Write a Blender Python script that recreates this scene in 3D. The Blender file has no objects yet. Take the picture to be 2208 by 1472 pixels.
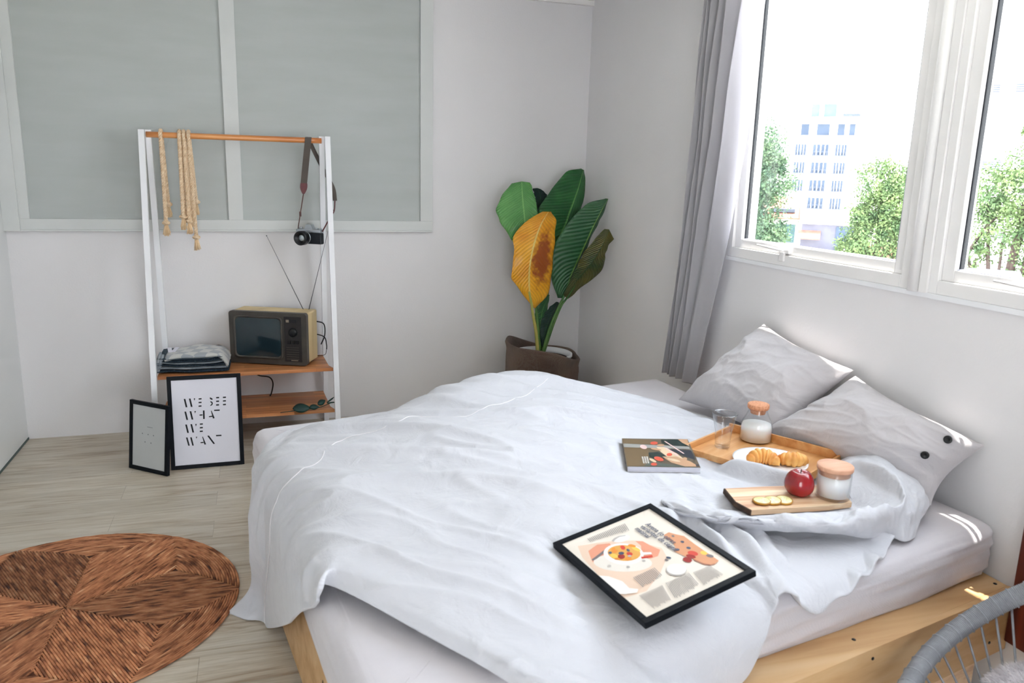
import bpy, bmesh, math, random
import numpy as np
from mathutils import Vector, Matrix, Euler
PI = math.pi
R = math.radians
sc = bpy.context.scene
col = sc.collection

# ------------------------------------------------------------------ camera, sky, sun, exposure
cam_d = bpy.data.cameras.new('camera')
cam_o = bpy.data.objects.new('camera', cam_d)
col.objects.link(cam_o)
_r = ((0.95084, -0.30864, 0.02536), (0.04107, 0.20686, 0.97751), (0.30695, 0.92841, -0.20936))
_m = Matrix(((_r[0][0], _r[1][0], -_r[2][0]), (_r[0][1], _r[1][1], -_r[2][1]), (_r[0][2], _r[1][2], -_r[2][2]))).to_4x4()
_m.translation = Vector((-2.1632, -5.04, 1.6))
cam_o.matrix_world = _m
cam_d.sensor_fit = 'HORIZONTAL'
cam_d.sensor_width = 36.0
cam_d.lens = 1680.0 / 2208.0 * 36.0
cam_d.clip_start = 0.05
cam_d.clip_end = 600
cam_d.dof.use_dof = True
cam_d.dof.focus_distance = 4.9
cam_d.dof.aperture_fstop = 5.6
sc.camera = cam_o

world = bpy.data.worlds.new('sky')
sc.world = world
world.use_nodes = True
_n = world.node_tree.nodes; _l = world.node_tree.links
_bg = _n['Background']
_tc = _n.new('ShaderNodeTexCoord'); _sx = _n.new('ShaderNodeSeparateXYZ'); _cr = _n.new('ShaderNodeValToRGB')
_l.new(_tc.outputs['Generated'], _sx.inputs[0]); _l.new(_sx.outputs['Z'], _cr.inputs[0])
_cr.color_ramp.elements[0].position = 0.0; _cr.color_ramp.elements[0].color = (0.95, 0.97, 1.0, 1)
_cr.color_ramp.elements[1].position = 0.9; _cr.color_ramp.elements[1].color = (0.80, 0.90, 1.0, 1)
_l.new(_cr.outputs[0], _bg.inputs[0])
_bg.inputs[1].default_value = 2.6

sun_d = bpy.data.lights.new('sun', 'SUN')
sun_d.energy = 9.0
sun_d.angle = R(0.6)
sun_d.color = (1.0, 0.94, 0.86)
sun_o = bpy.data.objects.new('sun', sun_d)
col.objects.link(sun_o)
SUN = Vector((-0.132, -0.035, -1.0)).normalized()
sun_o.rotation_euler = SUN.to_track_quat('-Z', 'Y').to_euler()
sun_o.location = (6, 2, 30)

def portal(name, loc, rot, sx, sy):
    d = bpy.data.lights.new(name, 'AREA'); d.shape = 'RECTANGLE'; d.size = sx; d.size_y = sy; d.energy = 1
    d.cycles.is_portal = True
    o = bpy.data.objects.new(name, d); o.location = loc; o.rotation_euler = rot; col.objects.link(o)
portal('window_portal', (0.16, -2.95, 1.9), (0, R(90), 0), 1.36, 2.4)
portal('balcony_portal', (-1.9, -6.52, 1.3), (R(-90), 0, 0), 1.3, 2.1)

vs = sc.view_settings
vs.view_transform = 'Standard'; vs.look = 'None'; vs.gamma = 1.0; vs.use_curve_mapping = False
vs.exposure = 2.13
try:
    sc.cycles.max_bounces = 10; sc.cycles.diffuse_bounces = 7; sc.cycles.glossy_bounces = 3
    sc.cycles.transmission_bounces = 6; sc.cycles.transparent_max_bounces = 12
    sc.cycles.sample_clamp_indirect = 6.0
    sc.cycles.caustics_reflective = False; sc.cycles.caustics_refractive = False
    sc.cycles.use_denoising = True
except Exception:
    pass

# ------------------------------------------------------------------ helpers
MW = {}
def mw(o):
    return MW.get(o.name, Matrix.Identity(4)) if o else Matrix.Identity(4)
def tag(o, label=None, cat=None, group=None, kind=None):
    if label: o['label'] = label
    if cat: o['category'] = cat
    if group: o['group'] = group
    if kind: o['kind'] = kind
    return o
def empty(name, loc=(0, 0, 0), rot=(0, 0, 0), label=None, cat=None, group=None, kind=None):
    o = bpy.data.objects.new(name, None); col.objects.link(o)
    o.empty_display_size = .05
    o.location = loc; o.rotation_euler = rot
    MW[o.name] = Matrix.Translation(Vector(loc)) @ Euler(rot).to_matrix().to_4x4()
    return tag(o, label, cat, group, kind)
class MB:
    """collects shapes, then build() links them as one mesh object"""
    def __init__(s): s.v = []; s.f = []; s.mi = []; s.uv = {}; s.sm = []
    def add(s, vs_, fs, mi=0, smooth=True, M=None):
        b = len(s.v)
        for p in vs_:
            p = Vector(p)
            s.v.append(tuple(M @ p) if M else tuple(p))
        for f in fs:
            s.f.append(tuple(b + i for i in f)); s.mi.append(mi); s.sm.append(smooth)
        return b
    def box(s, lo, hi, mi=0, M=None, bev=0.0):
        x0, y0, z0 = lo; x1, y1, z1 = hi
        if bev <= 0:
            v = [(x0, y0, z0), (x1, y0, z0), (x1, y1, z0), (x0, y1, z0), (x0, y0, z1), (x1, y0, z1), (x1, y1, z1), (x0, y1, z1)]
            f = [(0, 3, 2, 1), (4, 5, 6, 7), (0, 1, 5, 4), (1, 2, 6, 5), (2, 3, 7, 6), (3, 0, 4, 7)]
            s.add(v, f, mi, False, M); return
        bm = bmesh.new(); bmesh.ops.create_cube(bm, size=1.0)
        for vv in bm.verts:
            vv.co = Vector(((x0 + x1) / 2 + vv.co.x * (x1 - x0), (y0 + y1) / 2 + vv.co.y * (y1 - y0), (z0 + z1) / 2 + vv.co.z * (z1 - z0)))
        bmesh.ops.bevel(bm, geom=bm.edges[:] + bm.verts[:], offset=bev, segments=2, profile=.6, affect='EDGES')
        bm.verts.index_update()
        s.add([vv.co for vv in bm.verts], [[q.index for q in f.verts] for f in bm.faces], mi, False, M)
        bm.free()
    def prism(s, poly, z0, z1, mi=0, M=None, smooth=False):
        n = len(poly)
        v = [(x, y, z0) for x, y in poly] + [(x, y, z1) for x, y in poly]
        f = [tuple(range(n - 1, -1, -1)), tuple(range(n, 2 * n))] + [(i, (i + 1) % n, n + (i + 1) % n, n + i) for i in range(n)]
        s.add(v, f, mi, smooth, M)
    def hexa(s, pts, mi=0, M=None):
        s.add(pts, [(0, 3, 2, 1), (4, 5, 6, 7), (0, 1, 5, 4), (1, 2, 6, 5), (2, 3, 7, 6), (3, 0, 4, 7)], mi, False, M)
    def lathe(s, prof, n=32, mi=0, M=None, cap=True, fn=None):
        v = []; f = []
        for k, (r, z) in enumerate(prof):
            for i in range(n):
                a = 2 * PI * i / n; p = (r * math.cos(a), r * math.sin(a), z)
                v.append(fn(p, a, k) if fn else p)
        for k in range(len(prof) - 1):
            for i in range(n):
                j = (i + 1) % n
                f.append((k * n + i, k * n + j, (k + 1) * n + j, (k + 1) * n + i))
        if cap:
            if prof[0][0] > 1e-5: f.append(tuple(range(n - 1, -1, -1)))
            if prof[-1][0] > 1e-5: f.append(tuple((len(prof) - 1) * n + i for i in range(n)))
        s.add(v, f, mi, True, M)
    def tube(s, pts, r, n=8, mi=0, M=None, closed=False, cap=True, flat=1.0):
        pts = [Vector(p) for p in pts]; m = len(pts)
        if m < 2: return
        v = []; f = []
        up = None
        for i, p in enumerate(pts):
            if closed: t = (pts[(i + 1) % m] - pts[i - 1])
            else: t = pts[min(i + 1, m - 1)] - pts[max(i - 1, 0)]
            t.normalize()
            if up is None:
                up = Vector((0, 0, 1)) if abs(t.z) < .9 else Vector((1, 0, 0))
            a = t.cross(up)
            if a.length < 1e-4: a = t.cross(Vector((0, 1, 0)))
            a.normalize(); b = a.cross(t); b.normalize(); up = b
            rr = r[i] if hasattr(r, '__len__') else r
            for k in range(n):
                w = 2 * PI * k / n
                v.append(p + a * (rr * math.cos(w)) + b * (rr * flat * math.sin(w)))
        rng_ = range(m if closed else m - 1)
        for i in rng_:
            j = (i + 1) % m
            for k in range(n):
                l = (k + 1) % n
                f.append((i * n + k, j * n + k, j * n + l, i * n + l))
        if cap and not closed:
            f.append(tuple(range(n))); f.append(tuple((m - 1) * n + k for k in range(n - 1, -1, -1)))
        s.add(v, f, mi, True, M)
    def grid(s, P, mi=0, closed_u=False, closed_v=False):
        ni, nj = len(P), len(P[0])
        v = [P[i][j] for i in range(ni) for j in range(nj)]
        f = []
        for i in range(ni if closed_u else ni - 1):
            for j in range(nj if closed_v else nj - 1):
                a, b = (i + 1) % ni, (j + 1) % nj
                f.append((i * nj + j, a * nj + j, a * nj + b, i * nj + b))
        return s.add(v, f, mi, True)
    def build(s, name, mats, parent=None, world=False, fix=True):
        me = bpy.data.meshes.new(name)
        v = s.v
        if world and parent is not None:
            inv = mw(parent).inverted(); v = [tuple(inv @ Vector(p)) for p in v]
        me.from_pydata(v, [], s.f); me.update()
        if not isinstance(mats, (list, tuple)): mats = [mats]
        for m_ in mats: me.materials.append(m_)
        me.polygons.foreach_set('material_index', s.mi)
        me.polygons.foreach_set('use_smooth', s.sm)
        if fix:
            bm = bmesh.new(); bm.from_mesh(me); bmesh.ops.recalc_face_normals(bm, faces=bm.faces[:]); bm.to_mesh(me); bm.free()
        me.update()
        o = bpy.data.objects.new(name, me); col.objects.link(o)
        if parent is not None: o.parent = parent
        return o
def mod_sub(o, lv=1):
    m = o.modifiers.new('sub', 'SUBSURF'); m.levels = lv; m.render_levels = lv; return m
def mod_solid(o, t, off=-1):
    m = o.modifiers.new('solid', 'SOLIDIFY'); m.thickness = t; m.offset = off; return m
def catm(P, n):
    P = np.array(P, float); m = len(P)
    Pe = np.concatenate([[2 * P[0] - P[1]], P, [2 * P[-1] - P[-2]]])
    t = np.linspace(0, m - 1, n); k = np.minimum(t.astype(int), m - 2); f = (t - k)[:, None]
    a, b, c, d = Pe[k], Pe[k + 1], Pe[k + 2], Pe[k + 3]
    return .5 * ((2 * b) + (-a + c) * f + (2 * a - 5 * b + 4 * c - d) * f * f + (-a + 3 * b - 3 * c + d) * f ** 3)
_g = np.random.default_rng(3).normal(size=(64, 64, 2)); _g /= np.linalg.norm(_g, axis=2, keepdims=True)
def perlin(x, y, o=0):
    x = np.asarray(x, float) + 17.3 * o + 100; y = np.asarray(y, float) + 9.1 * o + 100
    xi = np.floor(x).astype(int); yi = np.floor(y).astype(int); fx = x - xi; fy = y - yi
    def g(a, b):
        v = _g[a % 64, b % 64]; return v[..., 0] * (x - a) + v[..., 1] * (y - b)
    u = fx ** 3 * (fx * (6 * fx - 15) + 10); v = fy ** 3 * (fy * (6 * fy - 15) + 10)
    return (g(xi, yi) * (1 - u) + g(xi + 1, yi) * u) * (1 - v) + (g(xi, yi + 1) * (1 - u) + g(xi + 1, yi + 1) * u) * v

# ------------------------------------------------------------------ materials
def srgb(r, g, b):
    f = lambda c: (c / 255 / 12.92) if c / 255 <= .04045 else ((c / 255 + .055) / 1.055) ** 2.4
    return (f(r), f(g), f(b), 1)
def mat(name, c, rough=.6, c2=None, scale=8, stretch=(1, 1, 1), detail=4, bump=0, bscale=60, bstretch=(1, 1, 1), metal=0, spec=.5, coat=0, sheen=0, trans=0, ior=1.45, sss=0, contrast=(.35, .65), emis=None):
    m = bpy.data.materials.new(name); m.use_nodes = True
    nt = m.node_tree; n = nt.nodes; l = nt.links; b = n['Principled BSDF']
    b.inputs['Base Color'].default_value = c; b.inputs['Roughness'].default_value = rough
    b.inputs['Metallic'].default_value = metal; b.inputs['Specular IOR Level'].default_value = spec
    b.inputs['Coat Weight'].default_value = coat; b.inputs['Sheen Weight'].default_value = sheen
    b.inputs['Transmission Weight'].default_value = trans; b.inputs['IOR'].default_value = ior
    if sss: b.inputs['Subsurface Weight'].default_value = sss; b.inputs['Subsurface Radius'].default_value = (.02, .01, .006)
    tc = n.new('ShaderNodeTexCoord')
    def nz(sc_, st, det):
        mp = n.new('ShaderNodeMapping'); mp.inputs['Scale'].default_value = st
        l.new(tc.outputs['Object'], mp.inputs[0])
        t = n.new('ShaderNodeTexNoise'); t.inputs['Scale'].default_value = sc_; t.inputs['Detail'].default_value = det
        l.new(mp.outputs[0], t.inputs[0]); return t
    if c2 is not None:
        t = nz(scale, stretch, detail); cr = n.new('ShaderNodeValToRGB')
        cr.color_ramp.elements[0].position = contrast[0]; cr.color_ramp.elements[1].position = contrast[1]
        cr.color_ramp.elements[0].color = c; cr.color_ramp.elements[1].color = c2
        l.new(t.outputs[0], cr.inputs[0]); l.new(cr.outputs[0], b.inputs['Base Color'])
    if bump:
        t = nz(bscale, bstretch, 3); bp = n.new('ShaderNodeBump'); bp.inputs['Strength'].default_value = 1.0
        bp.inputs['Distance'].default_value = bump
        l.new(t.outputs[0], bp.inputs['Height']); l.new(bp.outputs[0], b.inputs['Normal'])
    return m
def weave(name, c, c2, fs=900, rough=.9, bump=.00012, sheen=.3, wr=0, wrs=9, trl=0):
    """woven cloth: two crossed thread waves plus soft creasing"""
    m = mat(name, c, rough, c2, 5, sheen=sheen, spec=.2)
    nt = m.node_tree; n = nt.nodes; l = nt.links; b = n['Principled BSDF']
    tc = n.new('ShaderNodeTexCoord'); hs = []
    for d in ('X', 'Y', 'Z'):
        w = n.new('ShaderNodeTexWave'); w.bands_direction = d; w.inputs['Scale'].default_value = fs / 5
        w.inputs['Distortion'].default_value = 2.0; w.inputs['Detail'].default_value = 1
        l.new(tc.outputs['Object'], w.inputs[0]); hs.append(w)
    a = n.new('ShaderNodeMath'); a.operation = 'ADD'; l.new(hs[0].outputs[1], a.inputs[0]); l.new(hs[1].outputs[1], a.inputs[1])
    a2 = n.new('ShaderNodeMath'); a2.operation = 'ADD'; l.new(a.outputs[0], a2.inputs[0]); l.new(hs[2].outputs[1], a2.inputs[1])
    bp = n.new('ShaderNodeBump'); bp.inputs['Distance'].default_value = bump; l.new(a2.outputs[0], bp.inputs['Height'])
    if wr:
        t = n.new('ShaderNodeTexNoise'); t.inputs['Scale'].default_value = wrs; t.inputs['Detail'].default_value = 7; t.inputs['Distortion'].default_value = .6
        l.new(tc.outputs['Object'], t.inputs[0])
        b2 = n.new('ShaderNodeBump'); b2.inputs['Distance'].default_value = wr; l.new(t.outputs[0], b2.inputs['Height'])
        l.new(bp.outputs[0], b2.inputs['Normal']); l.new(b2.outputs[0], b.inputs['Normal'])
    else:
        l.new(bp.outputs[0], b.inputs['Normal'])
    return m
def wood(name, dark, mid, light, axis='X', rough=.5, sc_=1.0, bump=.0003, blocks=0, coat=0):
    m = bpy.data.materials.new(name); m.use_nodes = True
    nt = m.node_tree; n = nt.nodes; l = nt.links; b = n['Principled BSDF']
    b.inputs['Roughness'].default_value = rough; b.inputs['Coat Weight'].default_value = coat
    tc = n.new('ShaderNodeTexCoord'); mp = n.new('ShaderNodeMapping')
    st = {'X': (.9, 14, 14), 'Y': (14, .9, 14), 'Z': (14, 14, .9)}[axis]
    mp.inputs['Scale'].default_value = [q * sc_ for q in st]
    l.new(tc.outputs['Object'], mp.inputs[0])
    t = n.new('ShaderNodeTexNoise'); t.inputs['Scale'].default_value = 2.0; t.inputs['Detail'].default_value = 8; t.inputs['Distortion'].default_value = .5
    l.new(mp.outputs[0], t.inputs[0])
    cr = n.new('ShaderNodeValToRGB'); e = cr.color_ramp.elements
    e[0].position = .3; e[0].color = dark; e[1].position = .7; e[1].color = light
    k = e.new(.5); k.color = mid
    l.new(t.outputs[0], cr.inputs[0]); last = cr.outputs[0]
    if blocks:
        br = n.new('ShaderNodeTexBrick'); br.inputs['Scale'].default_value = 1
        br.inputs['Mortar Size'].default_value = .0008; br.inputs['Brick Width'].default_value = blocks * 6; br.inputs['Row Height'].default_value = blocks
        br.inputs['Color1'].default_value = (.62, .62, .62, 1); br.inputs['Color2'].default_value = (1.12, 1.08, 1.05, 1); br.inputs['Mortar'].default_value = (.6, .55, .5, 1)
        l.new(tc.outputs['Object'], br.inputs[0])
        mx = n.new('ShaderNodeMix'); mx.data_type = 'RGBA'; mx.blend_type = 'MULTIPLY'; mx.inputs[0].default_value = .8
        l.new(last, mx.inputs[6]); l.new(br.outputs[0], mx.inputs[7]); last = mx.outputs[2]
    l.new(last, b.inputs['Base Color'])
    bp = n.new('ShaderNodeBump'); bp.inputs['Distance'].default_value = bump; l.new(t.outputs[0], bp.inputs['Height']); l.new(bp.outputs[0], b.inputs['Normal'])
    return m
def glassm(name, tint=(1, 1, 1, 1), refl=.08):
    m = bpy.data.materials.new(name); m.use_nodes = True
    nt = m.node_tree; n = nt.nodes; l = nt.links
    for q in list(n):
        if q.type == 'BSDF_PRINCIPLED': n.remove(q)
    out = [q for q in n if q.type == 'OUTPUT_MATERIAL'][0]
    t = n.new('ShaderNodeBsdfTransparent'); t.inputs[0].default_value = tint
    g = n.new('ShaderNodeBsdfGlossy'); g.inputs['Roughness'].default_value = .03
    fr = n.new('ShaderNodeLayerWeight'); fr.inputs[0].default_value = .5
    pw = n.new('ShaderNodeMath'); pw.operation = 'POWER'; pw.inputs[1].default_value = 3.5; l.new(fr.outputs['Facing'], pw.inputs[0])
    ml = n.new('ShaderNodeMath'); ml.operation = 'MULTIPLY_ADD'; ml.inputs[1].default_value = .55; ml.inputs[2].default_value = refl * .5
    ml.use_clamp = True
    l.new(pw.outputs[0], ml.inputs[0])
    mx = n.new('ShaderNodeMixShader'); l.new(ml.outputs[0], mx.inputs[0]); l.new(t.outputs[0], mx.inputs[1]); l.new(g.outputs[0], mx.inputs[2])
    l.new(mx.outputs[0], out.inputs[0]); return m

M = {}
M['wall'] = mat('wall_paint', (.735, .725, .74, 1), .75, (.705, .695, .71, 1), 1.2, bump=.0006, bscale=90)
M['wall_l'] = mat('wall_paint_gloss', (.71, .725, .73, 1), .25, (.68, .70, .70, 1), 1.0)
M['ceil'] = mat('ceiling_paint', (.80, .79, .78, 1), .9, bump=.0004, bscale=70)
M['white'] = mat('white_enamel', (.80, .81, .84, 1), .4, (.76, .77, .80, 1), 6)
M['bgrey'] = mat('grey_render', srgb(170, 172, 186), .8, srgb(150, 152, 168), .6)
M['upvc'] = mat('white_window_plastic', (.80, .79, .79, 1), .35, (.77, .76, .76, 1), 4)
M['board'] = mat('painted_board_frame', (.62, .64, .635, 1), .6, (.58, .60, .595, 1), 3)
M['blind'] = mat('roller_blind_cloth', (.455, .485, .48, 1), .85, (.43, .46, .45, 1), 2, (1, 1, 6), bump=.0004, bscale=180, bstretch=(6, 1, 1))
M['sheet'] = weave('pinkish_grey_cotton', (.59, .565, .60, 1), (.555, .53, .565, 1), wr=.006, wrs=5)
M['duvet'] = weave('white_linen', (.54, .546, .588, 1), (.52, .526, .568, 1), wr=.014, wrs=9)
M['stitch'] = mat('white_stitching', (.74, .72, .74, 1), .9)
M['pillow'] = weave('grey_linen', (.515, .495, .515, 1), (.475, .455, .475, 1), wr=.012, wrs=8)
M['curtain'] = weave('grey_curtain_cloth', (.62, .61, .63, 1), (.59, .58, .605, 1), wr=.001)
M['birch'] = wood('birch_plywood', srgb(180, 138, 92), srgb(202, 164, 118), srgb(212, 180, 138), 'X', .55, .5)
M['plyedge'] = wood('plywood_edge', srgb(206, 170, 140), srgb(226, 196, 164), srgb(236, 208, 176), 'X', .6, 2)
M['rubber'] = wood('rubberwood_shelf', srgb(165, 100, 60), srgb(196, 130, 82), srgb(214, 156, 106), 'X', .4, 1.2, blocks=.045)
M['rail'] = wood('varnished_rail', srgb(176, 98, 48), srgb(206, 134, 74), srgb(232, 176, 116), 'X', .35, .8, coat=.3)
M['traywood'] = wood('bamboo_tray', srgb(186, 128, 72), srgb(204, 150, 94), srgb(214, 168, 116), 'Y', .4, 1.0)
M['board_w'] = wood('acacia_board', srgb(172, 122, 88), srgb(204, 166, 130), srgb(234, 214, 180), 'X', .5, 1.4)
M['bark'] = mat('dark_bark', srgb(70, 52, 40), .9, srgb(40, 30, 26), 40, bump=.002)
M['redwood'] = wood('red_brown_wood', srgb(58, 20, 14), srgb(92, 34, 22), srgb(124, 52, 34), 'Z', .4, .8)
M['cork'] = mat('cork', srgb(206, 150, 116), .85, srgb(186, 128, 96), 160, contrast=(.45, .6), bump=.0005, bscale=200)
M['woodlid'] = wood('pale_wood_lid', srgb(190, 140, 112), srgb(206, 158, 130), srgb(216, 172, 146), 'X', .6, 2)
M['black'] = mat('black_frame_paint', srgb(6, 11, 18), .5, srgb(9, 14, 22), 5, spec=.2)
M['blackp'] = mat('black_plastic', srgb(14, 15, 18), .4, srgb(22, 23, 26), 20)
M['blackm'] = mat('black_metal', srgb(20, 26, 34), .35, srgb(28, 32, 40), 20, metal=.3)
M['paper'] = mat('print_paper', (.68, .68, .76, 1), .7, (.66, .66, .735, 1), 4)
M['paperg'] = mat('grey_print_paper', (.50, .52, .53, 1), .35, (.46, .48, .49, 1), 3)
M['ink'] = mat('black_ink', srgb(16, 18, 26), .7)
M['glass'] = glassm('window_glass', (.985, .99, .99, 1), .06)
M['thinglass'] = glassm('drinking_glass', (.975, .98, .985, 1), .06)
M['milk'] = mat('milk', (.86, .85, .83, 1), .35, sss=.2)
M['ceramic'] = mat('white_ceramic', (.82, .83, .86, 1), .12, coat=.4)
M['wax'] = mat('white_wax', (.84, .83, .82, 1), .5, sss=.1)
M['apple'] = mat('red_apple_skin', srgb(120, 6, 16), .2, srgb(160, 16, 28), 9, (1, 1, .5), coat=.5)
M['croissant'] = mat('baked_pastry', srgb(204, 124, 50), .45, srgb(238, 184, 106), 14, contrast=(.3, .62), bump=.001, bscale=60)
M['lemon'] = mat('fruit_flesh', srgb(232, 228, 186), .4, srgb(214, 206, 140), 60)
M['lemonrind'] = mat('fruit_peel', srgb(190, 140, 52), .5, srgb(160, 110, 40), 30)
M['seed'] = mat('fruit_seed_ring', srgb(190, 184, 136), .5)
M['rope'] = mat('cotton_rope', srgb(206, 176, 142), .9, srgb(228, 206, 176), 60, bump=.0006, bscale=300)
M['tassel'] = mat('cotton_tassel', srgb(222, 190, 148), .9, srgb(236, 212, 178), 60, (1, 1, .1))
M['strap'] = weave('canvas_strap', srgb(92, 84, 78), srgb(76, 70, 66))
M['leather'] = mat('oxblood_leather', srgb(74, 18, 26), .45, srgb(92, 30, 32), 30)
M['leatherb'] = mat('brown_leather', srgb(96, 58, 48), .5, srgb(70, 40, 36), 40)
M['silver'] = mat('brushed_silver', srgb(176, 182, 188), .3, metal=.8)
M['camblk'] = mat('camera_leatherette', srgb(12, 18, 26), .5, srgb(20, 26, 34), 60, bump=.0003, bscale=400)
M['lens'] = mat('lens_glass', srgb(190, 200, 205), .08, metal=.6)
M['tvcream'] = wood('aged_cream_casing', srgb(188, 164, 116), srgb(208, 184, 134), srgb(222, 200, 152), 'Z', .5, .3)
M['tvbrown'] = mat('brown_grey_casing', srgb(70, 66, 60), .45, srgb(58, 54, 50), 10)
M['tvdark'] = mat('dark_panel', srgb(40, 36, 36), .4, srgb(30, 28, 28), 12)
M['screen'] = mat('dark_green_tube', srgb(26, 42, 50), .12, srgb(40, 58, 62), 2, coat=.6)
M['knob'] = mat('black_knob', srgb(12, 14, 18), .35)
M['tvmetal'] = mat('worn_chrome', srgb(150, 140, 126), .35, metal=.7)
M['antenna'] = mat('antenna_metal', srgb(90, 92, 100), .3, metal=.8)
M['burlap'] = weave('brown_burlap', srgb(118, 92, 74), srgb(92, 70, 56), fs=500, bump=.0015, wr=.01, wrs=8)
M['soil'] = mat('potting_soil', srgb(30, 22, 18), .95, srgb(50, 38, 30), 60, bump=.004)
M['euca'] = mat('dark_eucalyptus', srgb(10, 48, 44), .5, srgb(14, 62, 52), 12)
M['stem'] = mat('stem_green', srgb(40, 92, 44), .45, srgb(96, 130, 60), 9)
M['stemy'] = mat('stem_yellow_green', srgb(150, 160, 84), .45, srgb(190, 178, 96), 9)
M['cord'] = mat('grey_wicker_cord', srgb(150, 152, 158), .65, srgb(134, 136, 142), 40, bump=.0006, bscale=200)
M['fur'] = mat('white_faux_fur', srgb(226, 222, 226), .95, srgb(206, 202, 206), 30, sheen=.5)
M['tree'] = mat('tree_leaves', srgb(66, 88, 60), .8, srgb(104, 122, 78), 1.6, detail=6, spec=.15)
M['tree2'] = mat('tree_leaves_blue', srgb(60, 84, 68), .8, srgb(92, 112, 82), 1.2, detail=6, spec=.15)
M['trunk'] = mat('tree_bark', srgb(84, 72, 68), .9, srgb(66, 56, 54), 6, spec=.1)
M['bwhite'] = mat('white_render', srgb(244, 240, 236), .8, srgb(236, 234, 232), .6)
M['bgrey'] = mat('grey_render', srgb(170, 172, 186), .8, srgb(150, 152, 168), .6)
M['bglass'] = mat('building_glass', srgb(70, 80, 96), .6, srgb(60, 70, 86), .5, spec=.1)
M['bblue'] = mat('blue_grey_cladding', srgb(84, 98, 114), .8, srgb(72, 88, 106), .5, spec=.1)
M['bteal'] = mat('teal_shutter', srgb(72, 92, 94), .8, srgb(64, 86, 90), .5, spec=.1)
M['rooft'] = mat('terracotta_tiles', srgb(140, 98, 86), .9, srgb(120, 82, 72), 3, spec=.1)
M['roofg'] = mat('grey_roof_sheet', srgb(80, 86, 96), .8, srgb(68, 74, 84), 3, spec=.1)
M['brail'] = mat('iron_railing', srgb(84, 90, 104), .8, srgb(76, 82, 96), 2, spec=.1)
M['bstone'] = mat('grey_stone_wall', srgb(96, 96, 108), .9, srgb(86, 86, 98), .6, spec=.1)
M['groundm'] = mat('pale_ground', srgb(200, 198, 192), .9, srgb(176, 176, 168), .2)
M['swirl'] = mat('blanket_check', srgb(130, 136, 142), .95)

def translucent(m, c, f):
    nt = m.node_tree; n = nt.nodes; l = nt.links; b_ = n['Principled BSDF']; out = [q for q in n if q.type == 'OUTPUT_MATERIAL'][0]
    t = n.new('ShaderNodeBsdfTranslucent'); t.inputs[0].default_value = c
    mx = n.new('ShaderNodeMixShader'); mx.inputs[0].default_value = f
    l.new(b_.outputs[0], mx.inputs[1]); l.new(t.outputs[0], mx.inputs[2]); l.new(mx.outputs[0], out.inputs[0])
translucent(M['curtain'], (.74, .73, .77, 1), .5)
# floor: pale vinyl planks running across the room
def floor_mat():
    m = bpy.data.materials.new('pale_wood_planks'); m.use_nodes = True
    nt = m.node_tree; n = nt.nodes; l = nt.links; b = n['Principled BSDF']; b.inputs['Roughness'].default_value = .38
    tc = n.new('ShaderNodeTexCoord')
    br = n.new('ShaderNodeTexBrick'); br.inputs['Scale'].default_value = 1; br.inputs['Brick Width'].default_value = 1.2; br.inputs['Row Height'].default_value = .18
    br.inputs['Mortar Size'].default_value = .0012; br.inputs['Mortar Smooth'].default_value = 0; br.offset = .37
    br.inputs['Color1'].default_value = (.92, .92, .92, 1); br.inputs['Color2'].default_value = (1.04, 1.03, 1.02, 1); br.inputs['Mortar'].default_value = (.72, .70, .68, 1)
    l.new(tc.outputs['Object'], br.inputs[0])
    mp = n.new('ShaderNodeMapping'); mp.inputs['Scale'].default_value = (1.1, 11, 1); mp.inputs['Rotation'].default_value = (0, 0, R(3)); l.new(tc.outputs['Object'], mp.inputs[0])
    ad = n.new('ShaderNodeVectorMath'); ad.operation = 'MULTIPLY_ADD'
    ad.inputs[1].default_value = (3.1, 7.7, 0); l.new(br.outputs[0], ad.inputs[0]); l.new(mp.outputs[0], ad.inputs[2])
    t = n.new('ShaderNodeTexNoise'); t.inputs['Scale'].default_value = 1.6; t.inputs['Detail'].default_value = 9; t.inputs['Distortion'].default_value = 1.3; t.inputs['Roughness'].default_value = .62
    l.new(ad.outputs[0], t.inputs[0])
    cr = n.new('ShaderNodeValToRGB'); e = cr.color_ramp.elements
    e[0].position = .30; e[0].color = srgb(158, 140, 118); e[1].position = .62; e[1].color = srgb(204, 197, 184)
    k = e.new(.46); k.color = srgb(190, 180, 163)
    l.new(t.outputs[0], cr.inputs[0])
    t2 = n.new('ShaderNodeTexNoise'); t2.inputs['Scale'].default_value = 6; t2.inputs['Detail'].default_value = 6
    mp2 = n.new('ShaderNodeMapping'); mp2.inputs['Scale'].default_value = (1, 22, 1); l.new(tc.outputs['Object'], mp2.inputs[0]); l.new(mp2.outputs[0], t2.inputs[0])
    c2 = n.new('ShaderNodeValToRGB'); c2.color_ramp.elements[0].position = .35; c2.color_ramp.elements[0].color = (.80, .78, .75, 1); c2.color_ramp.elements[1].position = .6; c2.color_ramp.elements[1].color = (1, 1, 1, 1)
    l.new(t2.outputs[0], c2.inputs[0])
    mx = n.new('ShaderNodeMix'); mx.data_type = 'RGBA'; mx.blend_type = 'MULTIPLY'; mx.inputs[0].default_value = .8; l.new(cr.outputs[0], mx.inputs[6]); l.new(c2.outputs[0], mx.inputs[7])
    mx2 = n.new('ShaderNodeMix'); mx2.data_type = 'RGBA'; mx2.blend_type = 'MULTIPLY'; mx2.inputs[0].default_value = 1; l.new(mx.outputs[2], mx2.inputs[6]); l.new(br.outputs[0], mx2.inputs[7])
    l.new(mx2.outputs[2], b.inputs['Base Color'])
    bp = n.new('ShaderNodeBump'); bp.inputs['Distance'].default_value = .0005; l.new(t2.outputs[0], bp.inputs['Height']); l.new(bp.outputs[0], b.inputs['Normal'])
    return m
M['floor'] = floor_mat()

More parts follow.
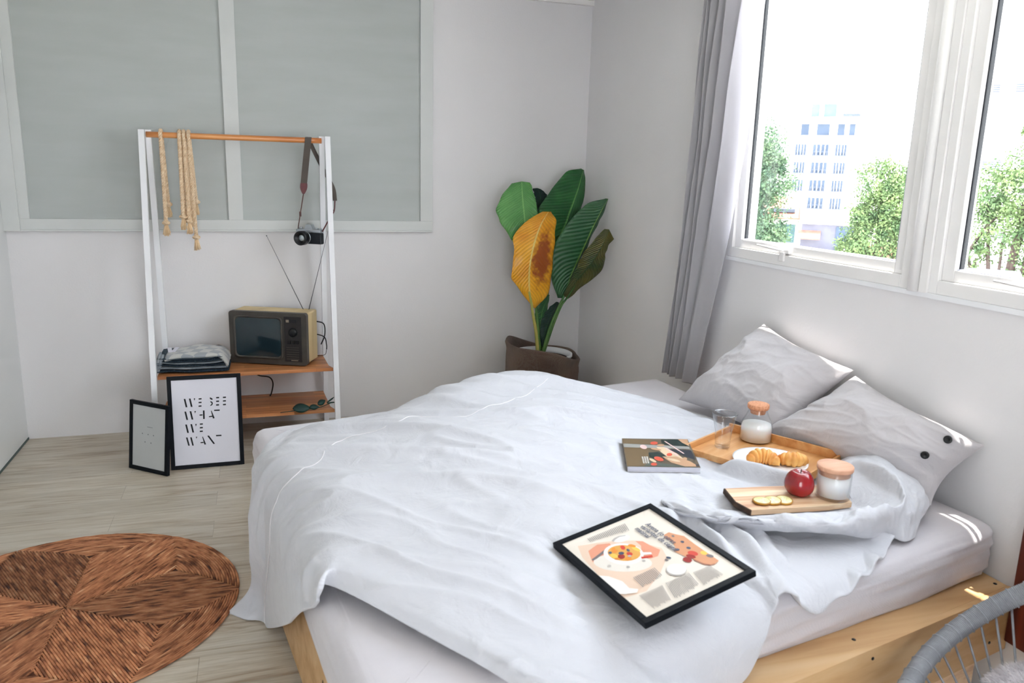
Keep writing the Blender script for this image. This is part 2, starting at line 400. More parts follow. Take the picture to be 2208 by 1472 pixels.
# ------------------------------------------------------------------ room shell
LX, FY, CH = -3.49, -6.4, 2.72
def struct(name, boxes, m, bev=0, parent=None):
    b = MB()
    for lo, hi in boxes: b.box(lo, hi, bev=bev)
    o = b.build(name, m, parent)
    if parent is None: o['kind'] = 'structure'
    return o
struct('floor', [((LX - .15, FY - .15, -.1), (.15, .15, 0))], M['floor'])
struct('ceiling', [((LX - .15, FY - .15, CH), (.15, .15, CH + .12))], M['ceil'])
struct('wall_back', [((LX - .15, 0, 0), (.15, .15, CH))], M['wall'])
struct('wall_left', [((LX - .15, FY, 0), (LX, 0, CH))], M['wall_l'])
WY0, WY1, WZ0, WZ1 = -4.12, -1.775, 1.232, 2.66
struct('wall_right', [((0, FY, 0), (.15, 0, WZ0)), ((0, FY, WZ1), (.09, 0, CH)), ((0, WY1, WZ0), (.15, 0, WZ1)), ((0, FY, WZ0), (.15, WY0, WZ1))], M['wall'])
struct('wall_front', [((LX, FY - .15, 0), (-2.55, FY, CH)), ((-1.25, FY - .15, 0), (0, FY, CH)), ((-2.55, FY - .15, 2.15), (-1.25, FY, CH)), ((-2.55, FY - .15, 0), (-1.25, FY, .05))], M['wall'])
struct('trim_1', [((-1.6, -.03, CH - .03), (-.0, -.0, CH))], M['ceil'])
# dark strip paints in the shade of a gap at the left wall's foot
struct('gap_shade_left', [((LX, FY, 0), (LX + .004, -.005, .012))], mat('dark_shadow_gap_strip', srgb(60, 76, 74), .5))

# balcony doors behind the camera
d = empty('door_1', (-1.9, FY - .08, .05), kind='structure')
b = MB()
for x0, x1 in ((-2.55, -2.49), (-1.93, -1.87), (-1.31, -1.25)):
    b.box((x0 + 1.9, -.03, 0), (x1 + 1.9, .03, 2.1))
b.box((-.65, -.03, 2.04), (.65, .03, 2.1)); b.box((-.65, -.03, 0), (.65, .03, .06))
b.build('door_frame', M['upvc'], d)
b = MB(); b.box((-.59, -.004, .06), (-.03, .004, 2.04)); b.build('pane', M['glass'], d)
b = MB(); b.box((.03, -.004, .06), (.59, .004, 2.04)); b.build('pane', M['glass'], d)

# right-hand windows
def make_window(name, y0, y1):   # y0 < y1
    w = empty(name, (0, (y0 + y1) / 2, WZ0), kind='structure')
    def ring(b, ya, yb, za, zb, t, tb, x0, x1, bev=.003):
        b.box((x0, ya, za), (x1, ya + t, zb), bev=bev); b.box((x0, yb - t, za), (x1, yb, zb), bev=bev)
        b.box((x0, ya + t, za), (x1, yb - t, za + tb), bev=bev); b.box((x0, ya + t, zb - t), (x1, yb - t, zb), bev=bev)
    b = MB(); ring(b, y0, y1, WZ0 + .012, WZ1, .034, .046, -.002, .085)
    b.build('window_frame', M['upvc'], w, world=True)
    b = MB(); ring(b, y0 + .034, y1 - .034, WZ0 + .058, WZ1 - .034, .048, .040, .012, .062)
    s = b.build('sash', M['upvc'], w, world=True)
    b = MB(); b.box((.030, y1 - .0865, WZ0 + .098), (.048, y1 - .082, WZ1 - .082)); b.build('gasket', M['black'], w, world=True)
    b = MB(); b.box((.014, y0 + .082, WZ0 + .098), (.05, y0 + .085, WZ1 - .082)); b.box((.016, y0 + .085, WZ0 + .098), (.05, y1 - .0875, WZ0 + .101)); b.build('bead', M['bgrey'], w, world=True)
    b = MB(); b.box((.032, y0 + .084, WZ0 + .1), (.038, y1 - .084, WZ1 - .084)); b.build('pane', M['glass'], w, world=True)
    b = MB(); yc = y1 - .40
    b.box((-.006, yc - .06, WZ0 + .066), (.014, yc + .01, WZ0 + .084), bev=.004)
    b.tube([(-.012, yc - .03, WZ0 + .078), (-.022, yc + .02, WZ0 + .082), (-.022, yc + .14, WZ0 + .088)], [.006, .009, .006], 8, flat=.6)
    b.box((-.012, yc - .035, WZ0 + .03), (.0, yc - .005, WZ0 + .07), bev=.003)
    b.build('handle', M['upvc'], w, world=True)
make_window('window_1', -2.895, -1.78)
make_window('window_2', -4.10, -2.985)
b = MB(); b.box((-.004, -2.985, WZ0 + .01), (.09, -2.895, WZ1)); b.tube([(-.004, -2.925, WZ0 + .01), (-.004, -2.925, WZ1)], .022, 12)
b.box((-.010, -2.985, WZ0 + .01), (-.002, -2.95, WZ1), bev=.002)
o = b.build('trim_2', M['upvc']); o['kind'] = 'structure'
struct('trim_3', [((-.007, WY0, WZ0 - .006), (.15, WY1, WZ0 + .012))], M['white'], bev=.002)

# framed blinds on the back wall
w = empty('window_3', (-2.28, -.02, 1.23), kind='structure')
b = MB()
b.box((-3.49, -.030, 1.232), (-1.07, 0, 1.291), bev=.002)
b.box((-3.49, -.030, 1.291), (-3.36, 0, 2.70), bev=.002); b.box((-2.313, -.030, 1.291), (-2.231, 0, 2.70), bev=.002)
b.box((-1.150, -.030, 1.291), (-1.07, 0, 2.70), bev=.002); b.box((-3.49, -.036, 1.222), (-1.07, 0, 1.232), bev=.001)
b.box((-3.49, -.045, 1.222), (-3.41, -.03, 2.70), bev=.002)
b.build('window_frame', M['board'], w, world=True)
for x0, x1 in ((-3.36, -2.313), (-2.231, -1.150)):
    b = MB(); b.box((x0, -.014, 1.291), (x1, -.004, 2.70)); b.build('blind', M['blind'], w, world=True)

# ------------------------------------------------------------------ bed platform
def prismq(b, Q, z0, z1, mi=0): b.prism(Q, z0, z1, mi)
PA, PB, PC, PD = (-2.205, -1.94), (-.02, -1.50), (-.004, -3.462), (-1.93, -3.855)
bed = empty('bed_platform', (-1.05, -2.7, 0), label='low birch plywood bed platform under the mattress', cat='bed frame')
def ins(p, q, t): return (p[0] + (q[0] - p[0]) * t, p[1] + (q[1] - p[1]) * t)
b = MB(); prismq(b, [(-2.15, -2.0), (-.05, -1.58), (-.04, -3.40), (-1.92, -3.77)], .0, .19); b.build('plinth', M['plyedge'], bed, world=True)
b = MB(); prismq(b, [(PA[0] + .02, PA[1] - .02), (PB[0] - .005, PB[1] - .02), (PC[0] - .004, PC[1] + .022), (PD[0] + .024, PD[1] + .026)], .385, .402)
for x, y in ((-.03, -3.395), (-.62, -3.475), (-.73, -3.53), (-1.1, -3.60)):
    pass
b.build('top_panel', M['birch'], bed, world=True)
def wallpanel(P, Q, th, z0, z1):   # vertical board from P to Q, thickness to the inside
    P = Vector((*P, 0)); Q = Vector((*Q, 0)); dd = (Q - P).normalized(); nn = Vector((-dd.y, dd.x, 0))
    return [tuple(P + Vector((0, 0, z0))), tuple(Q + Vector((0, 0, z0))), tuple(Q + nn * th + Vector((0, 0, z0))), tuple(P + nn * th + Vector((0, 0, z0))),
            tuple(P + Vector((0, 0, z1))), tuple(Q + Vector((0, 0, z1))), tuple(Q + nn * th + Vector((0, 0, z1))), tuple(P + nn * th + Vector((0, 0, z1)))]
b = MB(); b.hexa(wallpanel(PD, PC, .020, .20, .404)); b.build('front_panel', M['birch'], bed, world=True)
b = MB(); b.hexa(wallpanel(PA, PD, .018, .03, .404)); b.build('side_panel', M['birch'], bed, world=True)
b = MB(); b.hexa(wallpanel(PB, PA, .018, .03, .404)); b.build('side_panel', M['birch'], bed, world=True)
def onfront(x, z, off=.001):
    t = (x - PD[0]) / (PC[0] - PD[0]); return Vector((x, PD[1] + (PC[1] - PD[1]) * t - off, z))
for x, z in ((-.66, .375), (-.93, .365), (-.10, .25), (-1.3, .37)):
    b = MB(); p = onfront(x, z); b.lathe([(.0001, .002), (.004, .0015), (.005, 0)], 10, M=Matrix.Translation(p) @ Matrix.Rotation(R(90), 4, 'X')); b.build('screw', M['blackp'], bed, world=True)
for x, y in ((-.035, -3.42), (-.68, -3.545), (-1.2, -3.66)):
    b = MB(); b.lathe([(.006, .402), (.005, .4035), (.0001, .404)], 10, M=Matrix.Translation((x, y, 0))); b.build('screw', M['blackp'], bed, world=True)
b = MB(); p = Vector((-2.045, -3.20, .30)); b.lathe([(.0001, .003), (.008, .002), (.009, 0)], 10, M=Matrix.Translation(p) @ Matrix.Rotation(R(-90), 4, 'Y')); b.build('screw', M['blackp'], bed, world=True)

# ------------------------------------------------------------------ mattress with fitted sheet
MQ = np.array([(-2.205, -1.885), (-.19, -1.515), (-.012, -3.385), (-1.995, -3.765)])
def quad_outline(n=220, rad=.05, power=1.0):
    pts = []
    c = MQ.mean(0)
    m = len(MQ); per = n // m
    for i in range(m):
        a, q, e = MQ[i - 1], MQ[i], MQ[(i + 1) % m]
        da = (a - q) / np.linalg.norm(a - q); de = (e - q) / np.linalg.norm(e - q)
        for k in range(10):
            t = k / 9; p0 = q + da * rad; p2 = q + de * rad
            pts.append((1 - t) ** 2 * p0 + 2 * t * (1 - t) * q + t * t * p2)
        nx = e; L0 = q + de * rad; L1 = nx - de * rad
        for k in range(1, per - 10 + 1):
            pts.append(L0 + (L1 - L0) * k / (per - 10 + 1))
    return np.array(pts)
OUT = quad_outline()
cen = MQ.mean(0)
prof = [(.0, .404), (.004, .44), (.006, .48), (.005, .52), (.0, .548), (-.012, .568), (-.030, .579), (-.055, .584)]
rings = []
n_ = len(OUT)
tang = np.roll(OUT, -1, 0) - np.roll(OUT, 1, 0); nrm = np.stack([tang[:, 1], -tang[:, 0]], 1); nrm /= np.linalg.norm(nrm, axis=1, keepdims=True)
if ((OUT - cen) * nrm).sum() < 0: nrm = -nrm
arc = np.concatenate([[0], np.cumsum(np.linalg.norm(np.diff(OUT, axis=0), axis=1))])
front = np.exp(-((OUT[:, 1] + 3.6) / .22) ** 2)
side = np.clip(-nrm[:, 1], 0, 1)
fine = np.interp(np.linspace(0, 1, 22), np.linspace(0, 1, len(prof)), [q[0] for q in prof]), np.interp(np.linspace(0, 1, 22), np.linspace(0, 1, len(prof)), [q[1] for q in prof])
for off, z in zip(*fine):
    h = np.clip((z - .40) / .16, 0, 1)
    wr = .016 * perlin(arc * 1.3 + z * 4, z * 34 + arc * 1.6, 2) + .010 * perlin(arc * 2.6 + z * 7, z * 55 + arc * 2.2, 5)
    sag = side * .03 * (1 - h) * (.6 + .8 * perlin(arc * 1.2, 0 * arc, 8))
    zz = z + side * (1 - h) ** 2 * .016 * perlin(arc * 2.5, 0 * arc + 3, 9)
    P2 = OUT + nrm * (off + wr * (.25 + .75 * side) * (1 - .6 * (z > .55)) - sag + .004)[:, None]
    rings.append(np.concatenate([P2, np.full((n_, 1), 0) + np.asarray(zz).reshape(-1, 1)], 1))
last = rings[-1]
for t in np.linspace(.06, .985, 26):
    P2 = last[:, :2] + (cen - last[:, :2]) * t
    z = .584 + .004 * perlin(P2[:, 0] * 3, P2[:, 1] * 3, 4) + .003 * perlin(P2[:, 0] * 2, P2[:, 1] * 9, 6)
    rings.append(np.concatenate([P2, z[:, None]], 1))
mat_o = empty('mattress', (-1.1, -2.65, .402), label='thick mattress in a pinkish grey fitted sheet on the plywood platform', cat='mattress')
b = MB()
v = np.concatenate(rings + [np.array([[cen[0], cen[1], .584]])]); f = []
for k in range(len(rings) - 1):
    for i in range(n_):
        j = (i + 1) % n_; f.append((k * n_ + i, k * n_ + j, (k + 1) * n_ + j, (k + 1) * n_ + i))
e_ = (len(rings) - 1) * n_
for i in range(n_): f.append((e_ + i, e_ + (i + 1) % n_, len(v) - 1))
f.append(tuple(range(n_ - 1, -1, -1)))
b.add([tuple(q) for q in v], f); b.build('fitted_sheet', M['sheet'], mat_o, world=True)

# ------------------------------------------------------------------ duvet (surface measured from its folds)
DUVET = [[(-2.32, -2.27, 0.004), (-2.255, -2.342, 0.006), (-2.173, -2.42, 0.01), (-2.101, -2.974, 0.35), (-2.064, -3.296, 0.585), (-2.028, -3.292, 0.625), (-1.818, -3.58, 0.612), (-1.714, -3.737, 0.605)], [(-2.235, -2.223, 0.07), (-2.191, -2.326, 0.09), (-2.143, -2.59, 0.2), (-2.092, -3.048, 0.46), (-2.055, -3.305, 0.635), (-2.01, -3.292, 0.65), (-1.796, -3.569, 0.64), (-1.67, -3.792, 0.635)], [(-2.232, -2.406, 0.3), (-2.195, -2.473, 0.32), (-2.151, -2.582, 0.36), (-2.1, -2.985, 0.545), (-2.046, -3.219, 0.648), (-1.969, -3.29, 0.665), (-1.76, -3.529, 0.652), (-1.6, -3.813, 0.61)], [(-2.22, -2.341, 0.46), (-2.185, -2.464, 0.5), (-2.145, -2.605, 0.54), (-2.082, -2.81, 0.6), (-2.0, -3.021, 0.65), (-1.889, -3.181, 0.665), (-1.691, -3.477, 0.655), (-1.505, -3.828, 0.58)], [(-2.179, -2.17, 0.575), (-2.144, -2.348, 0.61), (-2.091, -2.573, 0.64), (-1.996, -2.758, 0.665), (-1.891, -2.916, 0.675), (-1.771, -3.092, 0.675), (-1.594, -3.404, 0.655), (-1.393, -3.797, 0.54)], [(-2.023, -1.979, 0.59), (-2.006, -2.164, 0.64), (-1.965, -2.475, 0.665), (-1.851, -2.669, 0.685), (-1.73, -2.82, 0.685), (-1.611, -2.979, 0.675), (-1.455, -3.311, 0.652), (-1.197, -3.668, 0.43)], [(-1.804, -1.902, 0.588), (-1.805, -2.065, 0.645), (-1.789, -2.281, 0.67), (-1.66, -2.503, 0.69), (-1.524, -2.678, 0.69), (-1.413, -2.857, 0.68), (-1.304, -3.237, 0.65), (-1.087, -3.619, 0.415)], [(-1.508, -1.839, 0.588), (-1.553, -1.96, 0.67), (-1.567, -2.213, 0.69), (-1.446, -2.417, 0.705), (-1.309, -2.594, 0.7), (-1.199, -2.754, 0.68), (-1.13, -3.175, 0.65), (-1.028, -3.605, 0.512)], [(-1.257, -1.759, 0.59), (-1.305, -1.849, 0.71), (-1.301, -2.193, 0.705), (-1.203, -2.334, 0.71), (-1.069, -2.477, 0.695), (-0.971, -2.655, 0.67), (-0.969, -3.133, 0.65), (-1.001, -3.597, 0.603)], [(-1.036, -1.693, 0.59), (-1.097, -1.802, 0.72), (-1.111, -2.068, 0.71), (-1.017, -2.25, 0.71), (-0.88, -2.387, 0.68), (-0.8, -2.612, 0.655), (-0.851, -3.099, 0.645), (-0.961, -3.59, 0.612)], [(-0.809, -1.712, 0.59), (-0.897, -1.836, 0.7), (-0.91, -2.01, 0.7), (-0.838, -2.203, 0.69), (-0.737, -2.344, 0.66), (-0.694, -2.624, 0.65), (-0.745, -3.115, 0.64), (-0.906, -3.583, 0.565)], [(-0.663, -1.92, 0.59), (-0.723, -1.989, 0.67), (-0.735, -2.136, 0.67), (-0.696, -2.276, 0.66), (-0.646, -2.438, 0.65), (-0.614, -2.707, 0.645), (-0.664, -3.19, 0.64), (-0.819, -3.569, 0.522)], [(-0.495, -2.049, 0.59), (-0.528, -2.062, 0.635), (-0.555, -2.216, 0.64), (-0.549, -2.381, 0.64), (-0.542, -2.577, 0.64), (-0.501, -2.83, 0.635), (-0.534, -3.23, 0.635), (-0.684, -3.543, 0.558)], [(-0.362, -2.221, 0.59), (-0.443, -2.314, 0.625), (-0.462, -2.451, 0.63), (-0.463, -2.584, 0.63), (-0.449, -2.756, 0.63), (-0.408, -2.964, 0.625), (-0.473, -3.309, 0.625), (-0.551, -3.481, 0.598)], [(-0.329, -2.451, 0.59), (-0.375, -2.517, 0.61), (-0.385, -2.594, 0.61), (-0.387, -2.7, 0.61), (-0.379, -2.841, 0.61), (-0.352, -3.025, 0.61), (-0.406, -3.276, 0.61), (-0.439, -3.397, 0.595)]]
BUNCH = [[(-1.03, -3.087, 0.652), (-1.042, -3.124, 0.657), (-1.044, -3.154, 0.657), (-1.042, -3.18, 0.652), (-1.035, -3.182, 0.642)], [(-0.939, -3.136, 0.648), (-0.98, -3.225, 0.672), (-0.991, -3.268, 0.678), (-0.983, -3.292, 0.668), (-0.948, -3.265, 0.64)], [(-0.864, -3.194, 0.645), (-0.908, -3.303, 0.678), (-0.913, -3.342, 0.685), (-0.888, -3.346, 0.67), (-0.845, -3.318, 0.635)], [(-0.756, -3.246, 0.645), (-0.787, -3.327, 0.68), (-0.796, -3.378, 0.69), (-0.788, -3.39, 0.675), (-0.742, -3.347, 0.63)], [(-0.574, -3.225, 0.645), (-0.628, -3.326, 0.68), (-0.671, -3.404, 0.695), (-0.674, -3.429, 0.675), (-0.615, -3.378, 0.62)], [(-0.393, -3.102, 0.645), (-0.49, -3.259, 0.695), (-0.562, -3.376, 0.715), (-0.594, -3.438, 0.69), (-0.551, -3.408, 0.612)], [(-0.292, -2.97, 0.65), (-0.357, -3.119, 0.715), (-0.443, -3.303, 0.745), (-0.504, -3.423, 0.715), (-0.465, -3.405, 0.605)], [(-0.181, -2.955, 0.66), (-0.252, -3.089, 0.72), (-0.338, -3.286, 0.735), (-0.406, -3.398, 0.7), (-0.425, -3.429, 0.597)], [(-0.066, -2.947, 0.62), (-0.182, -3.143, 0.68), (-0.255, -3.283, 0.68), (-0.308, -3.359, 0.65), (-0.37, -3.409, 0.592)], [(-0.078, -3.028, 0.6), (-0.118, -3.136, 0.63), (-0.157, -3.239, 0.62), (-0.232, -3.311, 0.605), (-0.331, -3.38, 0.588)]]
SEAM = [(-2.144, -2.419, 0.03), (-2.154, -2.436, 0.11), (-2.162, -2.534, 0.27), (-2.16, -2.635, 0.42), (-2.149, -2.635, 0.53), (-2.138, -2.62, 0.585), (-2.099, -2.598, 0.635), (-2.051, -2.572, 0.655), (-1.998, -2.527, 0.662), (-1.973, -2.482, 0.668), (-1.946, -2.393, 0.668), (-1.903, -2.327, 0.668), (-1.861, -2.322, 0.668), (-1.818, -2.306, 0.668), (-1.742, -2.308, 0.675), (-1.674, -2.261, 0.678), (-1.615, -2.227, 0.685), (-1.544, -2.234, 0.695), (-1.469, -2.297, 0.705), (-1.4, -2.278, 0.707), (-1.33, -2.228, 0.706), (-1.266, -2.205, 0.706), (-1.19, -2.163, 0.708), (-1.125, -2.108, 0.708), (-1.024, -1.999, 0.706), (-0.925, -1.891, 0.703)]
POSTER = [[(0.1781, 0.7792), (0.2032, 0.7789), (0.2269, 0.6805), (0.2016, 0.6799)], [(0.2561, 0.7801), (0.2813, 0.7798), (0.3052, 0.6812), (0.2799, 0.6806)], [(0.3293, 0.7792), (0.352, 0.779), (0.337, 0.7484)], [(0.4025, 0.7763), (0.4483, 0.7769), (0.4484, 0.7617), (0.4026, 0.7611)], [(0.3993, 0.7339), (0.4451, 0.7344), (0.4452, 0.7192), (0.3994, 0.7186)], [(0.396, 0.6914), (0.4418, 0.6919), (0.4419, 0.6766), (0.3961, 0.6761)], [(0.5705, 0.7735), (0.5837, 0.7789), (0.5999, 0.7719), (0.6157, 0.7609), (0.6176, 0.7516), (0.5982, 0.7496), (0.5773, 0.7609)], [(0.5805, 0.7353), (0.5968, 0.7313), (0.6151, 0.7181), (0.6165, 0.7027), (0.6064, 0.6879), (0.58, 0.6771), (0.5741, 0.6846), (0.5944, 0.6988), (0.5992, 0.7108), (0.5795, 0.7221)], [(0.6709, 0.7784), (0.7173, 0.779), (0.7175, 0.7636), (0.6711, 0.7631)], [(0.6678, 0.7357), (0.7142, 0.7362), (0.7144, 0.7209), (0.668, 0.7203)], [(0.6646, 0.6929), (0.7111, 0.6934), (0.7112, 0.678), (0.6648, 0.6775)], [(0.7766, 0.7779), (0.8232, 0.7785), (0.8234, 0.7631), (0.7768, 0.7625)], [(0.7735, 0.7351), (0.8202, 0.7356), (0.8204, 0.7202), (0.7737, 0.7197)], [(0.7704, 0.6922), (0.8171, 0.6927), (0.8173, 0.6773), (0.7706, 0.6768)], [(0.1788, 0.6306), (0.204, 0.6301), (0.2277, 0.5313), (0.2025, 0.5308)], [(0.257, 0.6312), (0.2823, 0.6307), (0.3062, 0.5317), (0.2809, 0.5312)], [(0.3303, 0.63), (0.3532, 0.6297), (0.3381, 0.5991)], [(0.4044, 0.585), (0.4516, 0.5854), (0.4505, 0.5711), (0.4034, 0.5718)], [(0.4588, 0.6298), (0.4843, 0.6304), (0.4818, 0.5294), (0.4562, 0.5289)], [(0.582, 0.6177), (0.589, 0.6255), (0.6347, 0.5306), (0.6049, 0.5283)], [(0.5467, 0.5584), (0.5971, 0.5626), (0.6025, 0.5479), (0.5458, 0.5461)], [(0.6304, 0.6303), (0.7167, 0.6295), (0.7169, 0.6141), (0.6307, 0.616)], [(0.1806, 0.4782), (0.2058, 0.4777), (0.2296, 0.3783), (0.2043, 0.3779)], [(0.259, 0.4785), (0.2843, 0.478), (0.3083, 0.3785), (0.2829, 0.378)], [(0.3325, 0.4771), (0.3553, 0.4767), (0.3402, 0.446)], [(0.4026, 0.479), (0.4486, 0.4792), (0.4487, 0.4639), (0.4027, 0.4636)], [(0.3993, 0.4362), (0.4453, 0.4364), (0.4455, 0.421), (0.3994, 0.4208)], [(0.3961, 0.3934), (0.4421, 0.3936), (0.4422, 0.3782), (0.3962, 0.378)], [(0.1812, 0.3253), (0.2053, 0.3258), (0.233, 0.2267), (0.21, 0.2252)], [(0.2444, 0.3242), (0.2685, 0.3237), (0.2938, 0.2246), (0.2708, 0.2231)], [(0.3322, 0.3257), (0.3526, 0.3254), (0.3404, 0.2996)], [(0.4288, 0.3195), (0.438, 0.323), (0.4821, 0.2274), (0.4562, 0.225)], [(0.3984, 0.2567), (0.4421, 0.2589), (0.4488, 0.2461), (0.3975, 0.2454)], [(0.5051, 0.3279), (0.5321, 0.3293), (0.62, 0.2265), (0.5939, 0.2241)], [(0.6405, 0.3295), (0.7246, 0.3283), (0.7261, 0.3126), (0.6406, 0.314)]]
